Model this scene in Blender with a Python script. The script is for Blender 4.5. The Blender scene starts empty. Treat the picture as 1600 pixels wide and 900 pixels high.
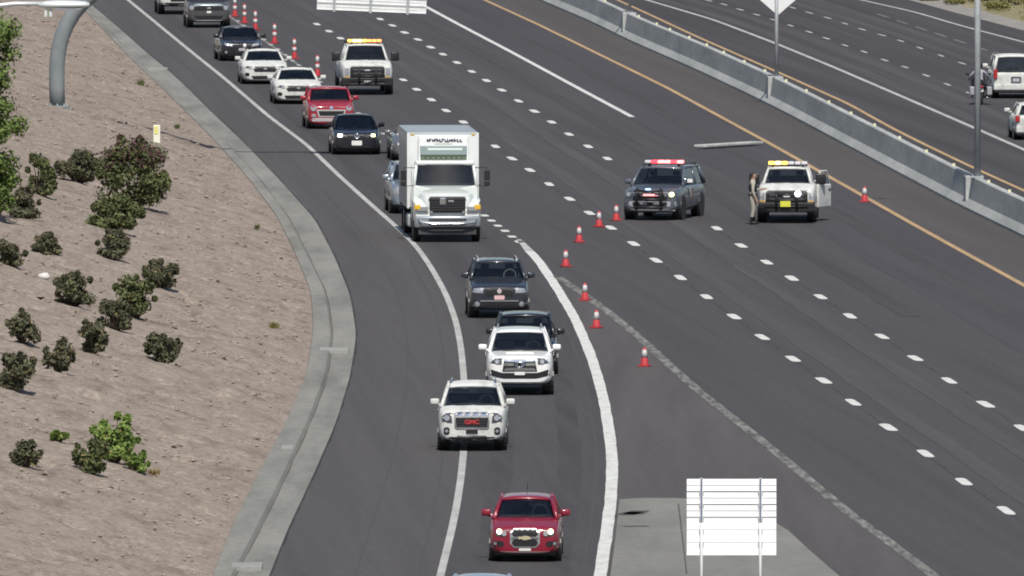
import bpy, bmesh, math, random
import numpy as np
from mathutils import Vector, Matrix, noise as mnoise
from mathutils.bvhtree import BVHTree

random.seed(7)
rng = np.random.default_rng(7)
PI = math.pi
scene = bpy.context.scene
COL = scene.collection

# ------------------------------------------------------------------ camera
CAM_H = 25.9          # height of the camera pole above the carriageway
FPX = 26000.0         # focal length in pixels of a 1600 px wide frame
PITCH = math.atan(1250.0 / FPX)
cam_d = bpy.data.cameras.new("camera")
cam_d.sensor_width = 36.0
cam_d.lens = FPX / 1600.0 * 36.0
cam_d.clip_start = 1.0
cam_d.clip_end = 8000.0
cam = bpy.data.objects.new("camera", cam_d)
cam.location = (0, 0, CAM_H)
cam.rotation_euler = (PI / 2 - PITCH, 0, 0)
COL.objects.link(cam)
scene.camera = cam

# ------------------------------------------------------------------ sky, sun, exposure
SUN_EL = math.radians(54)
SUN_AZ = math.radians(176)     # from +Y clockwise: behind the camera, a little to its right
w = bpy.data.worlds.new("World")
scene.world = w
w.use_nodes = True
nt = w.node_tree
sky = nt.nodes.new("ShaderNodeTexSky")
sky.sky_type = 'NISHITA'
sky.sun_disc = False
sky.sun_elevation = SUN_EL
sky.sun_rotation = SUN_AZ
sky.dust_density = 1.5
nt.links.new(sky.outputs[0], nt.nodes["Background"].inputs[0])
nt.nodes["Background"].inputs[1].default_value = 0.085
sun_d = bpy.data.lights.new("sun", 'SUN')
sun_d.energy = 4.4
sun_d.angle = math.radians(0.5)
sun_d.color = (1.0, 0.945, 0.865)
sun = bpy.data.objects.new("sun", sun_d)
sv = Vector((math.sin(SUN_AZ) * math.cos(SUN_EL), math.cos(SUN_AZ) * math.cos(SUN_EL), math.sin(SUN_EL)))
sun.rotation_euler = sv.to_track_quat('Z', 'Y').to_euler()
sun.location = (0, 300, 80)
COL.objects.link(sun)
scene.view_settings.view_transform = 'Standard'
scene.view_settings.look = 'None'
scene.view_settings.gamma = 1.0
scene.view_settings.use_curve_mapping = False
scene.view_settings.exposure = 0.12
scene.cycles.filter_width = 1.9      # the soft lens of a zoomed traffic camera
scene.cycles.max_bounces = 6

# ------------------------------------------------------------------ survey helpers
CP, SP = math.cos(PITCH), math.sin(PITCH)
def ray(u, v):
    xc = (u - 800.0) / FPX; yc = (450.0 - v) / FPX
    return (xc, CP + yc * SP, -SP + yc * CP)
def G(u, v, z=0.0):
    d = ray(u, v); t = (z - CAM_H) / d[2]
    return Vector((d[0] * t, d[1] * t, z))
def proj(x, y, z):
    zz = z - CAM_H
    depth = y * CP - zz * SP
    up = y * SP + zz * CP
    return 800 + FPX * x / depth, 450 - FPX * up / depth

class Curve:
    """plan line x = f(y) through surveyed ground points, smoothed"""
    def __init__(s, pts, z=0.0, smooth=2):
        P = sorted([(G(u, v, z).y, G(u, v, z).x) for u, v in pts])
        ys = np.array([p[0] for p in P]); xs = np.array([p[1] for p in P])
        n = min(3, len(P)) - 1
        a0 = (xs[n] - xs[0]) / (ys[n] - ys[0]); a1 = (xs[-1] - xs[-1 - n]) / (ys[-1] - ys[-1 - n])
        g = np.arange(100, 1700, 4.0)
        x = np.interp(g, ys, xs)
        x = np.where(g < ys[0], xs[0] + a0 * (g - ys[0]), x)
        x = np.where(g > ys[-1], xs[-1] + a1 * (g - ys[-1]), x)
        for _ in range(smooth):
            e = np.concatenate([[2 * x[0] - x[1]], x, [2 * x[-1] - x[-2]]])
            x = 0.25 * e[:-2] + 0.5 * e[1:-1] + 0.25 * e[2:]
        s.g, s.x, s.y0, s.y1 = g, x, ys[0], ys[-1]
        s.m = np.gradient(x, g)
    def __call__(s, y):                        # cubic hermite
        i = min(max(int((y - s.g[0]) / 4.0), 0), len(s.g) - 2)
        t = (y - s.g[i]) / 4.0
        h = 4.0; t2, t3 = t * t, t * t * t
        return float((2*t3-3*t2+1)*s.x[i] + (t3-2*t2+t)*h*s.m[i] + (-2*t3+3*t2)*s.x[i+1] + (t3-t2)*h*s.m[i+1])
    def slope(s, y): return (s(y + .5) - s(y - .5))
    def heading(s, y): return -math.atan(s.slope(y))   # + = towards the right of the photo, for traffic coming nearer

# ------------------------------------------------------------------ materials
MATS = {}
def principled(name):
    m = bpy.data.materials.new(name); m.use_nodes = True
    return m, m.node_tree, m.node_tree.nodes["Principled BSDF"]
def mat(name, col, rough=0.6, metal=0.0, coat=0.0, emit=None, estr=0.0, spec=0.5, noise=0.0, nscale=20.0):
    if name in MATS: return MATS[name]
    m, t, b = principled(name)
    b.inputs["Base Color"].default_value = (*col, 1)
    b.inputs["Roughness"].default_value = rough
    b.inputs["Metallic"].default_value = metal
    b.inputs["Coat Weight"].default_value = coat
    b.inputs["Coat Roughness"].default_value = 0.06
    b.inputs["Specular IOR Level"].default_value = spec
    if emit:
        b.inputs["Emission Color"].default_value = (*emit, 1); b.inputs["Emission Strength"].default_value = estr
    if noise:
        tc = t.nodes.new("ShaderNodeTexCoord"); nz = t.nodes.new("ShaderNodeTexNoise")
        nz.inputs["Scale"].default_value = nscale; nz.inputs["Detail"].default_value = 5
        t.links.new(tc.outputs["Object"], nz.inputs["Vector"])
        mx = t.nodes.new("ShaderNodeMix"); mx.data_type = 'RGBA'
        lo = tuple(c * (1 - noise) for c in col); hi = tuple(min(1, c * (1 + noise)) for c in col)
        mx.inputs[6].default_value = (*lo, 1); mx.inputs[7].default_value = (*hi, 1)
        r = t.nodes.new("ShaderNodeValToRGB"); r.color_ramp.elements[0].position = .3; r.color_ramp.elements[1].position = .7
        t.links.new(nz.outputs[0], r.inputs[0]); t.links.new(r.outputs[0], mx.inputs[0])
        t.links.new(mx.outputs[2], b.inputs["Base Color"])
    MATS[name] = m
    return m
def ground_mat(name, cols, scale, stretch=(1, 1, 1), rot=0.0, rough=0.9, bump=0.0, bscale=30, fine=0.25, finescale=6.0, contrast=(.35, .65), spec=0.3):
    """two tone mottled surface: large stretched patches x fine grain, with relief"""
    if name in MATS: return MATS[name]
    m, t, b = principled(name)
    b.inputs["Roughness"].default_value = rough
    b.inputs["Specular IOR Level"].default_value = spec
    tc = t.nodes.new("ShaderNodeTexCoord")
    mp = t.nodes.new("ShaderNodeMapping"); mp.vector_type = 'TEXTURE'; mp.inputs["Scale"].default_value = tuple(1 / q for q in stretch); mp.inputs["Rotation"].default_value = (0, 0, rot)
    t.links.new(tc.outputs["Object"], mp.inputs["Vector"])
    n1 = t.nodes.new("ShaderNodeTexNoise"); n1.inputs["Scale"].default_value = scale; n1.inputs["Detail"].default_value = 7; n1.inputs["Roughness"].default_value = .62
    t.links.new(mp.outputs[0], n1.inputs["Vector"])
    r = t.nodes.new("ShaderNodeValToRGB")
    e = r.color_ramp.elements
    e[0].position, e[1].position = contrast
    e[0].color = (*cols[0], 1); e[1].color = (*cols[1], 1)
    if len(cols) > 2:
        k = e.new(.5 * (contrast[0] + contrast[1])); k.color = (*cols[2], 1)
    t.links.new(n1.outputs[0], r.inputs[0])
    n2 = t.nodes.new("ShaderNodeTexNoise"); n2.inputs["Scale"].default_value = finescale; n2.inputs["Detail"].default_value = 8; n2.inputs["Roughness"].default_value = .75
    t.links.new(tc.outputs["Object"], n2.inputs["Vector"])
    mr = t.nodes.new("ShaderNodeMapRange"); mr.inputs[1].default_value = .3; mr.inputs[2].default_value = .7
    mr.inputs[3].default_value = 1 - fine; mr.inputs[4].default_value = 1 + fine
    t.links.new(n2.outputs[0], mr.inputs[0])
    mx = t.nodes.new("ShaderNodeVectorMath"); mx.operation = 'SCALE'
    t.links.new(r.outputs[0], mx.inputs[0]); t.links.new(mr.outputs[0], mx.inputs[3])
    t.links.new(mx.outputs[0], b.inputs["Base Color"])
    if bump:
        n3 = t.nodes.new("ShaderNodeTexNoise"); n3.inputs["Scale"].default_value = bscale; n3.inputs["Detail"].default_value = 4
        t.links.new(tc.outputs["Object"], n3.inputs["Vector"])
        bp = t.nodes.new("ShaderNodeBump"); bp.inputs["Strength"].default_value = 1.0; bp.inputs["Distance"].default_value = bump
        t.links.new(n3.outputs[0], bp.inputs["Height"]); t.links.new(bp.outputs[0], b.inputs["Normal"])
    MATS[name] = m
    return m
ROT = math.radians(4.3)
M_ASPH = ground_mat("asphalt_main", [(0.0468, 0.0444, 0.0467), (0.0630, 0.0602, 0.0629), (0.0561, 0.0535, 0.0563)], 1.1, (1, .012, 1), ROT, fine=.24, finescale=4.5, bump=.006, contrast=(.28, .72))
M_SHOULD = ground_mat("asphalt_shoulder", [(0.0571, 0.0540, 0.0548), (0.0758, 0.0716, 0.0731), (0.0670, 0.0630, 0.0639)], 1.2, (1, .014, 1), ROT*.6, fine=.26, finescale=4.5, bump=.006, contrast=(.28, .72))
M_RAMP = ground_mat("asphalt_ramp", [(0.0463, 0.0439, 0.0462), (0.0650, 0.0616, 0.0650), (0.0561, 0.0535, 0.0563)], 1.3, (1, .014, 1), ROT*.5, fine=.25, finescale=4.5, bump=.006, contrast=(.28, .72))
M_GORE = ground_mat("asphalt_gore", [(0.0611, 0.0568, 0.0568), (0.0867, 0.0807, 0.0812)], .9, (1, .03, 1), 0, fine=.26, finescale=4.5, bump=.006, contrast=(.28, .72))
M_MED = ground_mat("asphalt_median", [(0.0591, 0.0540, 0.0538), (0.0788, 0.0721, 0.0721)], .9, (1, .014, 1), ROT, fine=.26, finescale=4.5, bump=.006, contrast=(.28, .72))
M_HOV = ground_mat("asphalt_fast_lane", [(0.0453, 0.0430, 0.0477), (0.0601, 0.0568, 0.0629)], 1.1, (1, .012, 1), ROT, fine=.12, finescale=4.5, bump=.006, contrast=(.28, .72))
M_OPP = ground_mat("asphalt_far_side", [(0.0355, 0.0339, 0.0365), (0.0650, 0.0621, 0.0650), (0.0493, 0.0468, 0.0497)], .9, (1, .010, 1), ROT, fine=.24, finescale=4.5, bump=.006, contrast=(.28, .72))
M_SEAM = mat("tar_seam", (.022, .021, .021), .8)
M_CONC = ground_mat("concrete_kerb", [(.150, .150, .136), (.228, .226, .206), (.196, .195, .178)], .7, (1, .12, 1), 0, fine=.2, finescale=5, bump=.004)
M_CONC2 = ground_mat("concrete_pale_patch", [(.225, .228, .215), (.29, .293, .278)], 1.5, fine=.1, finescale=6)
M_GOREC = ground_mat("concrete_gore", [(.150, .150, .138), (.200, .199, .184)], .5, (1, .15, 1), 0, fine=.15, finescale=4, bump=.004)
M_BARR = ground_mat("concrete_barrier", [(.29, .308, .305), (.40, .415, .405)], .6, (1, .2, 1.4), 0, fine=.2, finescale=3, bump=.004)
M_SOIL = ground_mat("desert_soil", [(.168, .138, .116), (.270, .229, .196), (.240, .202, .172)], 1.15, (1, .38, 1), 0, contrast=(.30, .66), fine=.45, finescale=5.5, bump=.035, bscale=9, rough=.97, spec=.1)  # soil mottling, with the shade of the rills painted in as darker tone
M_DIRT = ground_mat("desert_dirt", [(.24, .20, .14), (.30, .24, .18), (.20, .19, .10)], .06, fine=.3, finescale=1.2, rough=.97, spec=.1)
M_WHITE = ground_mat("paint_white", [(.33, .34, .325), (.56, .575, .555), (.50, .512, .495)], 2.6, (1, .3, 1), contrast=(.27, .6), fine=.2, finescale=9)
M_WHITE2 = ground_mat("paint_white_aged", [(.30, .305, .295), (.42, .425, .415)], 1.2, (1, .3, 1), fine=.18, finescale=9)
M_YELLOW = ground_mat("paint_yellow", [(.33, .225, .12), (.42, .29, .16)], 1.2, (1, .2, 1), fine=.15, finescale=9)
M_WORN = ground_mat("paint_worn", [(.070, .067, .064), (.27, .268, .255)], 4.5, (1, .12, 1), fine=.3, finescale=9, contrast=(.38, .74))
M_FAINT = ground_mat("paint_faint", [(.085, .082, .08), (.24, .24, .235)], 3.2, (1, .22, 1), fine=.2, finescale=9, contrast=(.36, .62))
M_GALV = mat("galvanised_steel", (.36, .385, .40), .55, .12, noise=.12, nscale=3)
M_TUBE = ground_mat("weathered_tube", [(.165, .188, .200), (.225, .246, .258)], 1.2, (1, 1, .35), 0, fine=.1, finescale=5, rough=.8)
M_ALU = mat("aluminium_sign_back", (.80, .82, .82), .42, .25, noise=.05, nscale=2)
M_BLACK = mat("black_plastic", (.014, .014, .016), .45)
M_TYRE = mat("tyre_rubber", (.016, .016, .016), .85)
M_RIM = mat("alloy_rim", (.42, .43, .45), .3, .85)
M_CHROME = mat("chrome", (.78, .79, .82), .16, 1.0)
M_PLATE = mat("plate_white", (.72, .72, .70), .5)
M_DARKINT = mat("interior", (.045, .044, .046), .8)
M_SEAT = mat("seat_cloth", (.11, .105, .10), .85)
M_LENS = mat("lamp_lens", (.34, .36, .39), .14, .3, coat=.8)
M_LENSD = mat("lamp_lens_dark", (.07, .075, .085), .12, .2, coat=.8)

def glass_mat():
    m = bpy.data.materials.new("tinted_glass"); m.use_nodes = True
    t = m.node_tree; t.nodes.clear()
    o = t.nodes.new("ShaderNodeOutputMaterial")
    tr = t.nodes.new("ShaderNodeBsdfTransparent"); tr.inputs[0].default_value = (.52, .56, .57, 1)
    gl = t.nodes.new("ShaderNodeBsdfGlossy"); gl.inputs["Roughness"].default_value = .03; gl.inputs[0].default_value = (.9, .95, 1, 1)
    fr = t.nodes.new("ShaderNodeFresnel"); fr.inputs[0].default_value = 1.75
    mx = t.nodes.new("ShaderNodeMixShader")
    t.links.new(fr.outputs[0], mx.inputs[0]); t.links.new(tr.outputs[0], mx.inputs[1]); t.links.new(gl.outputs[0], mx.inputs[2])
    t.links.new(mx.outputs[0], o.inputs[0])
    return m
M_GLASS = glass_mat()
def paint(name, col, rough=.32, metal=0.0):
    return mat("paint_" + name, col, rough, metal, coat=.8, noise=.05, nscale=1.5)

# ------------------------------------------------------------------ object helpers
def tag(o, label=None, cat=None, group=None, kind=None):
    if label: o["label"] = label
    if cat: o["category"] = cat
    if group: o["group"] = group
    if kind: o["kind"] = kind
    return o
def link(o, parent=None):
    COL.objects.link(o)
    if parent is not None: o.parent = parent
    return o
def empty(name, loc=(0, 0, 0), rz=0.0):
    o = bpy.data.objects.new(name, None); o.empty_display_size = .3
    o.location = loc; o.rotation_euler = (0, 0, rz)
    return link(o)
def mesh_obj(name, verts, faces, material, parent=None, smooth=False, loc=None):
    me = bpy.data.meshes.new(name)
    me.from_pydata([tuple(v) for v in verts], [], [tuple(f) for f in faces])
    me.materials.append(material)
    if smooth: me.polygons.foreach_set("use_smooth", [True] * len(me.polygons))
    me.update()
    o = bpy.data.objects.new(name, me)
    if loc is not None: o.location = loc
    return link(o, parent)
def shared(name, me, parent=None, loc=(0, 0, 0), rot=(0, 0, 0), scale=(1, 1, 1)):
    o = bpy.data.objects.new(name, me); o.location = loc; o.rotation_euler = rot; o.scale = scale
    return link(o, parent)
def bm_obj(name, bm, material, parent=None, smooth=False):
    bmesh.ops.recalc_face_normals(bm, faces=bm.faces)
    me = bpy.data.meshes.new(name); bm.to_mesh(me); bm.free()
    me.materials.append(material)
    if smooth: me.polygons.foreach_set("use_smooth", [True] * len(me.polygons))
    o = bpy.data.objects.new(name, me)
    return link(o, parent)
def add_box(bm, c, s, bev=0.0, rot=None, taper=None):
    r = bmesh.ops.create_cube(bm, size=1.0)
    vs = r["verts"]
    for v in vs:
        k = 1.0
        if taper and v.co.z > 0: k = taper
        v.co = Vector((v.co.x * s[0] * k, v.co.y * s[1] * k, v.co.z * s[2]))
    if bev:
        es = list({e for v in vs for e in v.link_edges})
        rb = bmesh.ops.bevel(bm, geom=es, offset=bev, segments=2, affect='EDGES', profile=.6)
        vs = list({v for f in rb["faces"] for v in f.verts} | {v for v in vs if v.is_valid})
    M = Matrix.Translation(c)
    if rot: M = M @ rot
    bmesh.ops.transform(bm, matrix=M, verts=vs)
    return vs
def box(name, c, s, material, parent=None, bev=0.0, rot=None, taper=None, smooth=False):
    bm = bmesh.new(); add_box(bm, c, s, bev, rot, taper)
    return bm_obj(name, bm, material, parent, smooth)
def add_tube(bm, pts, rad, n=8, cap=True):
    pts = [Vector(p) for p in pts]
    rads = rad if isinstance(rad, (list, tuple)) else [rad] * len(pts)
    rings = []
    for i, p in enumerate(pts):
        d = (pts[min(i + 1, len(pts) - 1)] - pts[max(i - 1, 0)]).normalized()
        if i == 0:
            a = d.cross(Vector((0, 0, 1)))
            if a.length < 1e-3: a = d.cross(Vector((0, 1, 0)))
        else: a = a - d * a.dot(d)
        a.normalize(); b = d.cross(a)
        rings.append([bm.verts.new(p + (a * math.cos(2 * PI * k / n) + b * math.sin(2 * PI * k / n)) * rads[i]) for k in range(n)])
    for r0, r1 in zip(rings, rings[1:]):
        for k in range(n):
            bm.faces.new((r0[k], r0[(k + 1) % n], r1[(k + 1) % n], r1[k]))
    if cap:
        bm.faces.new(list(reversed(rings[0]))); bm.faces.new(rings[-1])
def tube(name, pts, rad, material, parent=None, n=8, smooth=True):
    bm = bmesh.new(); add_tube(bm, pts, rad, n)
    return bm_obj(name, bm, material, parent, smooth)
def add_lathe(bm, prof, n=16, axis='z', off=(0, 0, 0)):
    rings = []
    for r, h in prof:
        ring = []
        for k in range(n):
            a = 2 * PI * k / n; c, s_ = r * math.cos(a), r * math.sin(a)
            p = (c, s_, h) if axis == 'z' else (h, c, s_)
            ring.append(bm.verts.new((p[0] + off[0], p[1] + off[1], p[2] + off[2])))
        rings.append(ring)
    for r0, r1 in zip(rings, rings[1:]):
        for k in range(n): bm.faces.new((r0[k], r0[(k + 1) % n], r1[(k + 1) % n], r1[k]))
    bm.faces.new(list(reversed(rings[0]))); bm.faces.new(rings[-1])
def lathe(name, prof, material, parent=None, n=16, axis='z', off=(0, 0, 0), smooth=True):
    bm = bmesh.new(); add_lathe(bm, prof, n, axis, off)
    return bm_obj(name, bm, material, parent, smooth)

# ================================================================== PLAN OF THE ROAD
K_LEFT = Curve([(135, 22), (192, 82), (225, 115), (262, 150), (302, 190), (332, 220), (390, 285), (433, 343), (461, 400), (486, 461), (490, 517), (480, 589), (447, 667), (405, 744), (361, 833), (336, 900)])
K_MID = Curve([(150, 30), (212, 95), (245, 128), (277, 160), (350, 222), (408, 286), (452, 345), (482, 405), (509, 461), (518, 523), (511, 585), (483, 661), (440, 755), (399, 838), (366, 900)])
K_RIGHT = Curve([(140, 5), (187, 45), (232, 85), (265, 112), (295, 140), (335, 180), (380, 222), (440, 285), (492, 343), (522, 400), (547, 461), (557, 523), (547, 589), (525, 661), (489, 744), (447, 833), (421, 900)])
EDGE = Curve([(200, 0), (300, 82), (350, 122), (420, 182), (480, 227), (530, 275), (580, 320), (620, 355), (650, 384), (675, 420), (697, 460), (712, 500), (720, 540), (725, 590), (726, 640), (725, 700), (720, 750), (712, 800), (703, 840), (688, 900)])
RIGHTLINE = Curve([(300, -20), (360, 27), (415, 65), (467, 102), (605, 213), (700, 292), (755, 335), (812, 378), (840, 405), (870, 450), (900, 500), (925, 560), (940, 610), (950, 660), (957, 720), (955, 780), (948, 830), (938, 900)])
CHANNEL = Curve([(840, 405), (865, 430), (910, 458), (940, 480), (985, 515), (1040, 565), (1090, 610), (1150, 657), (1210, 705), (1270, 755), (1330, 805), (1400, 855), (1462, 902)])
A_PTS = [(495, 38), (514, 49), (532, 60), (630, 125), (651, 140), (674, 156), (697, 173), (724, 191), (774, 229), (800, 248), (828, 266), (858, 288), (890, 311), (921, 333), (954, 356), (990, 381), (1025, 407), (1063, 434), (1104, 464), (1147, 495), (1191, 527), (1239, 561), (1287, 595), (1333, 629), (1388, 668), (1446, 709), (1506, 753), (1572, 798)]
B_PTS = [(594, 30), (613, 40), (632, 51), (653, 62), (673, 74), (692, 85), (714, 98), (737, 112), (760, 126), (784, 141), (810, 158), (835, 174), (862, 191), (889, 210), (919, 229), (949, 248), (1120, 357), (1158, 384), (1198, 410), (1237, 435), (1282, 464), (1328, 494), (1378, 526), (1430, 560), (1483, 595), (1540, 632), (1597, 669)]
LINE_A = Curve(A_PTS); LINE_B = Curve(B_PTS)
HOVLINE = Curve([(668, 12), (720, 40), (800, 82), (900, 136), (988, 183)])
YELLOW = Curve([(757, 0), (840, 38), (940, 87), (1040, 136), (1202, 224), (1300, 279), (1350, 307), (1424, 349), (1487, 384), (1600, 446)])
BARR = Curve([(840, 0), (922, 35), (985, 66), (1090, 112), (1185, 157), (1240, 185), (1300, 217), (1418, 280), (1499, 323), (1600, 372)])
OYEL = Curve([(1000, 16), (1090, 58), (1220, 115), (1325, 162), (1393, 200), (1449, 228), (1518, 261), (1600, 298)])
OWHITE = Curve([(1010, 0), (1115, 31), (1212, 68), (1300, 104), (1400, 147), (1520, 199), (1575, 223), (1600, 234)])
O1_PTS = [(1107, 1), (1131, 7), (1156, 15), (1182, 23), (1208, 31), (1235, 40), (1264, 50), (1291, 60), (1320, 71), (1350, 81), (1382, 94), (1414, 105), (1447, 118), (1480, 132), (1515, 146), (1588, 178)]
O2_PTS = [(1212, 4), (1238, 12), (1264, 20), (1293, 28), (1320, 37), (1347, 46), (1378, 55), (1407, 64), (1437, 75), (1470, 87), (1503, 99), (1585, 127)]
O3_PTS = [(1380, 25), (1410, 35), (1440, 45), (1470, 55), (1500, 65), (1533, 76), (1564, 85), (1592, 93)]
O1 = Curve(O1_PTS); O2 = Curve(O2_PTS); O3 = Curve(O3_PTS)
OEDGE = Curve([(1345, 0), (1430, 19), (1500, 40), (1600, 66)])
OROAD = Curve([(1420, 0), (1500, 22), (1600, 48)])

def sheet(name, fl, fr, y0, y1, z, material, parent=None, step=3.0, label=None, kind="structure", thick=0.0):
    n = max(2, int((y1 - y0) / step) + 1)
    ys = np.linspace(y0, y1, n)
    V = []; F = []
    for y in ys:
        V += [(fl(y), y, z), (fr(y), y, z)]
    for i in range(n - 1): F.append((2*i, 2*i+1, 2*i+3, 2*i+2))
    o = mesh_obj(name, V, F, material, parent)
    if parent is None: tag(o, label, "road", kind=kind)
    return o
def line(name, cur, y0, y1, wid, z, material, parent, step=1.5, jitter=0.0):
    def wl(sg):
        def f(y):
            k = math.sqrt(1 + cur.slope(y) ** 2)
            j = jitter * mnoise.noise((y * .35, sg * 7.3, 2.1)) if jitter else 0
            return cur(y) + sg * (wid / 2 * k + j)
        return f
    return sheet(name, wl(-1), wl(1), y0, y1, z, material, parent, step)
Y0, Y1 = 240.0, 1250.0
# ground to the horizon
gs = mesh_obj("ground", [(-4000, -300, -.06), (4000, -300, -.06), (4000, 6000, -.06), (-4000, 6000, -.06)], [(0, 1, 2, 3)], M_DIRT)
tag(gs, "flat brown desert ground beyond the freeway", "ground", kind="structure")
road = sheet("road", lambda y: K_MID(y) + .05, lambda y: OROAD(y), Y0, Y1, 0.0, M_ASPH, label="grey asphalt freeway lanes running down to the right")
shoulder = sheet("shoulder", lambda y: K_RIGHT(y) - .05, EDGE, Y0, Y1, .004, M_SHOULD, road)
ramp = sheet("ramp_lane", EDGE, RIGHTLINE, Y0, Y1, .004, M_RAMP, road)
ya = G(840, 405).y
sheet("gore_asphalt", RIGHTLINE, CHANNEL, Y0, ya, .004, M_GORE, road)
sheet("median_shoulder", YELLOW, lambda y: BARR(y) + .4, Y0, Y1, .004, M_MED, road)
sheet("fast_lane", lambda y: HOVLINE(y) if y > 705 else YELLOW(y) - (YELLOW(705) - HOVLINE(705)), YELLOW, Y0, Y1, .004, M_HOV, road)
sheet("far_carriageway", lambda y: BARR(y) + .9, OROAD, Y0, Y1, .004, M_OPP, road)
ZL = .010
line("edge_line", EDGE, 330, Y1, .19, ZL, M_WHITE2, road)
ys0 = G(830, 393).y
line("gore_line", RIGHTLINE, 330, ys0, .31, ZL, M_WHITE, road, jitter=.02)
sheet("gore_line_tip", lambda y: RIGHTLINE(y) - .155 * max(0, 1 - (y - ys0) / 9.0), lambda y: RIGHTLINE(y) + .155, ys0 + .02, ys0 + 9.0, ZL, M_WHITE2, road, 1.0)
line("channel_line", CHANNEL, 330, G(868, 433).y, .30, ZL, M_WORN, road, jitter=.03)
yh0 = G(988, 183).y
line("fast_lane_line", HOVLINE, yh0, Y1, .24, ZL, M_WHITE, road)
line("median_line", YELLOW, 300, Y1, .21, ZL, M_YELLOW, road)
line("far_median_line", OYEL, 300, Y1, .19, ZL, M_YELLOW, road)
line("far_lane_line", OWHITE, 300, Y1, .22, ZL, M_WHITE2, road)
line("far_edge_line", OEDGE, 300, Y1, .20, ZL, M_WHITE2, road)
# tar joint along the gutter and construction seams in the asphalt
line("gutter_joint", K_RIGHT, Y0, Y1, .10, .012, M_SEAM, road, jitter=.05)
class Off:
    def __init__(s, a, b, t, o=0.0): s.a, s.b, s.t, s.o = a, b, t, o
    def __call__(s, y): return s.a(y) * (1 - s.t) + s.b(y) * s.t + s.o
    def slope(s, y): return s(y + .5) - s(y - .5)
M_SEAM2 = mat("asphalt_seam", (.050, .048, .047), .9)
line("asphalt_seam", Off(EDGE, RIGHTLINE, 0, -.55), 360, ya, .05, .0085, M_SEAM2, road, jitter=.02)
line("asphalt_seam", Off(K_RIGHT, EDGE, .5), 360, 980, .04, .0085, M_SEAM2, road, jitter=.03)
line("asphalt_seam", Off(EDGE, RIGHTLINE, 1, -.42), 360, G(905, 500).y, .07, .0085, M_SEAM2, road, jitter=.05)
for cur_, o_ in ((LINE_A, .0), (LINE_B, .0)):
    line("asphalt_seam", Off(cur_, cur_, 0, o_), 330, 1150, .035, .0085, M_SEAM2, road, jitter=.02)
def dashes(pts, cur, ln, wd, material, name="lane_dash", markers=True):
    me = None
    ys = [G(u, v).y for u, v in pts]
    for (u, v), y in zip(pts, ys):
        p = G(u, v)
        a = math.atan(cur.slope(p.y))
        if me is None:
            me = bpy.data.meshes.new(name)
            l, h = ln / 2, wd / 2
            me.from_pydata([(-h*.5, -l, 0), (h*.5, -l, 0), (h*.92, -l*.86, 0), (h, -l*.6, 0), (h, l*.55, 0), (h*.9, l*.85, 0), (h*.45, l, 0), (-h*.5, l*.98, 0), (-h*.93, l*.84, 0), (-h, l*.5, 0), (-h*.97, -l*.55, 0), (-h*.9, -l*.87, 0)], [], [tuple(range(12))]); me.materials.append(material)
        shared(name, me, road, (p.x, p.y, ZL), (0, 0, -a + random.uniform(-.01, .01)), (random.uniform(.92, 1.06), random.uniform(.92, 1.06), 1))
    if markers:
        bm = bmesh.new(); add_box(bm, (0, 0, .011), (.10, .10, .018), taper=.6)
        mm = bpy.data.meshes.new("road_marker"); bm.to_mesh(mm); bm.free(); mm.materials.append(M_SEAM)
        for y0, y1 in zip(ys, ys[1:]):
            if abs(y0 - y1) < 24 and y0 < 660:
                y = .5 * (y0 + y1)
                shared("road_marker", mm, road, (cur(y), y, .005))
dashes(A_PTS, LINE_A, 3.4, .30, M_WHITE)
dashes(B_PTS, LINE_B, 3.4, .30, M_WHITE)
dashes(O1_PTS, O1, 3.05, .16, M_WHITE2, markers=False)
dashes(O2_PTS, O2, 3.05, .15, M_WHITE2, markers=False)
dashes(O3_PTS, O3, 6.0, .13, M_FAINT, markers=False)
D_PTS = [(757, 337), (768, 345), (778, 353), (789, 361), (800, 370), (811, 378)]
dashes(D_PTS, RIGHTLINE, 1.6, .27, M_WHITE, markers=False)
DD = [(372, 33), (381, 40), (391, 46), (402, 54), (412, 62), (423, 70), (434, 77), (446, 86), (457, 95), (467, 102), (477, 110), (488, 119), (500, 128), (512, 138), (524, 148), (536, 158), (548, 168), (560, 177), (573, 187), (586, 198), (599, 209), (610, 217), (622, 227), (634, 236)]
dashes(DD, RIGHTLINE, 1.7, .20, M_WHITE2, markers=False)
line("ramp_dash_trace", RIGHTLINE, G(467, 102).y, Y1, .14, .0095, M_FAINT, road)

# paths worn by the tyres of each lane
M_WEAR = ground_mat("asphalt_wheel_path", [(0.0399, 0.0379, 0.0401), (0.0586, 0.0559, 0.0584)], 1.6, (1, .012, 1), ROT, fine=.14, finescale=3.5, contrast=(.3, .7))
M_WEAR2 = ground_mat("asphalt_polished_path", [(0.0512, 0.0487, 0.0507), (0.0719, 0.0683, 0.0711)], 1.6, (1, .012, 1), ROT, fine=.14, finescale=3.5, contrast=(.3, .7))
for a_, b_, y0_, y1_, m_ in ((EDGE, RIGHTLINE, 380, 1000, M_WEAR), (LINE_A, LINE_B, 380, 1000, M_WEAR2), (LINE_B, YELLOW, 520, 1000, M_WEAR), (O1, O2, 600, 1000, M_WEAR), (O2, O3, 600, 1000, M_WEAR2), (OWHITE, O1, 560, 1000, M_WEAR2)):
    for t_ in (.26, .72):
        line("wheel_path", Off(a_, b_, t_), y0_, y1_, .62, .0065, m_, road, 3.0, jitter=.10)
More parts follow.
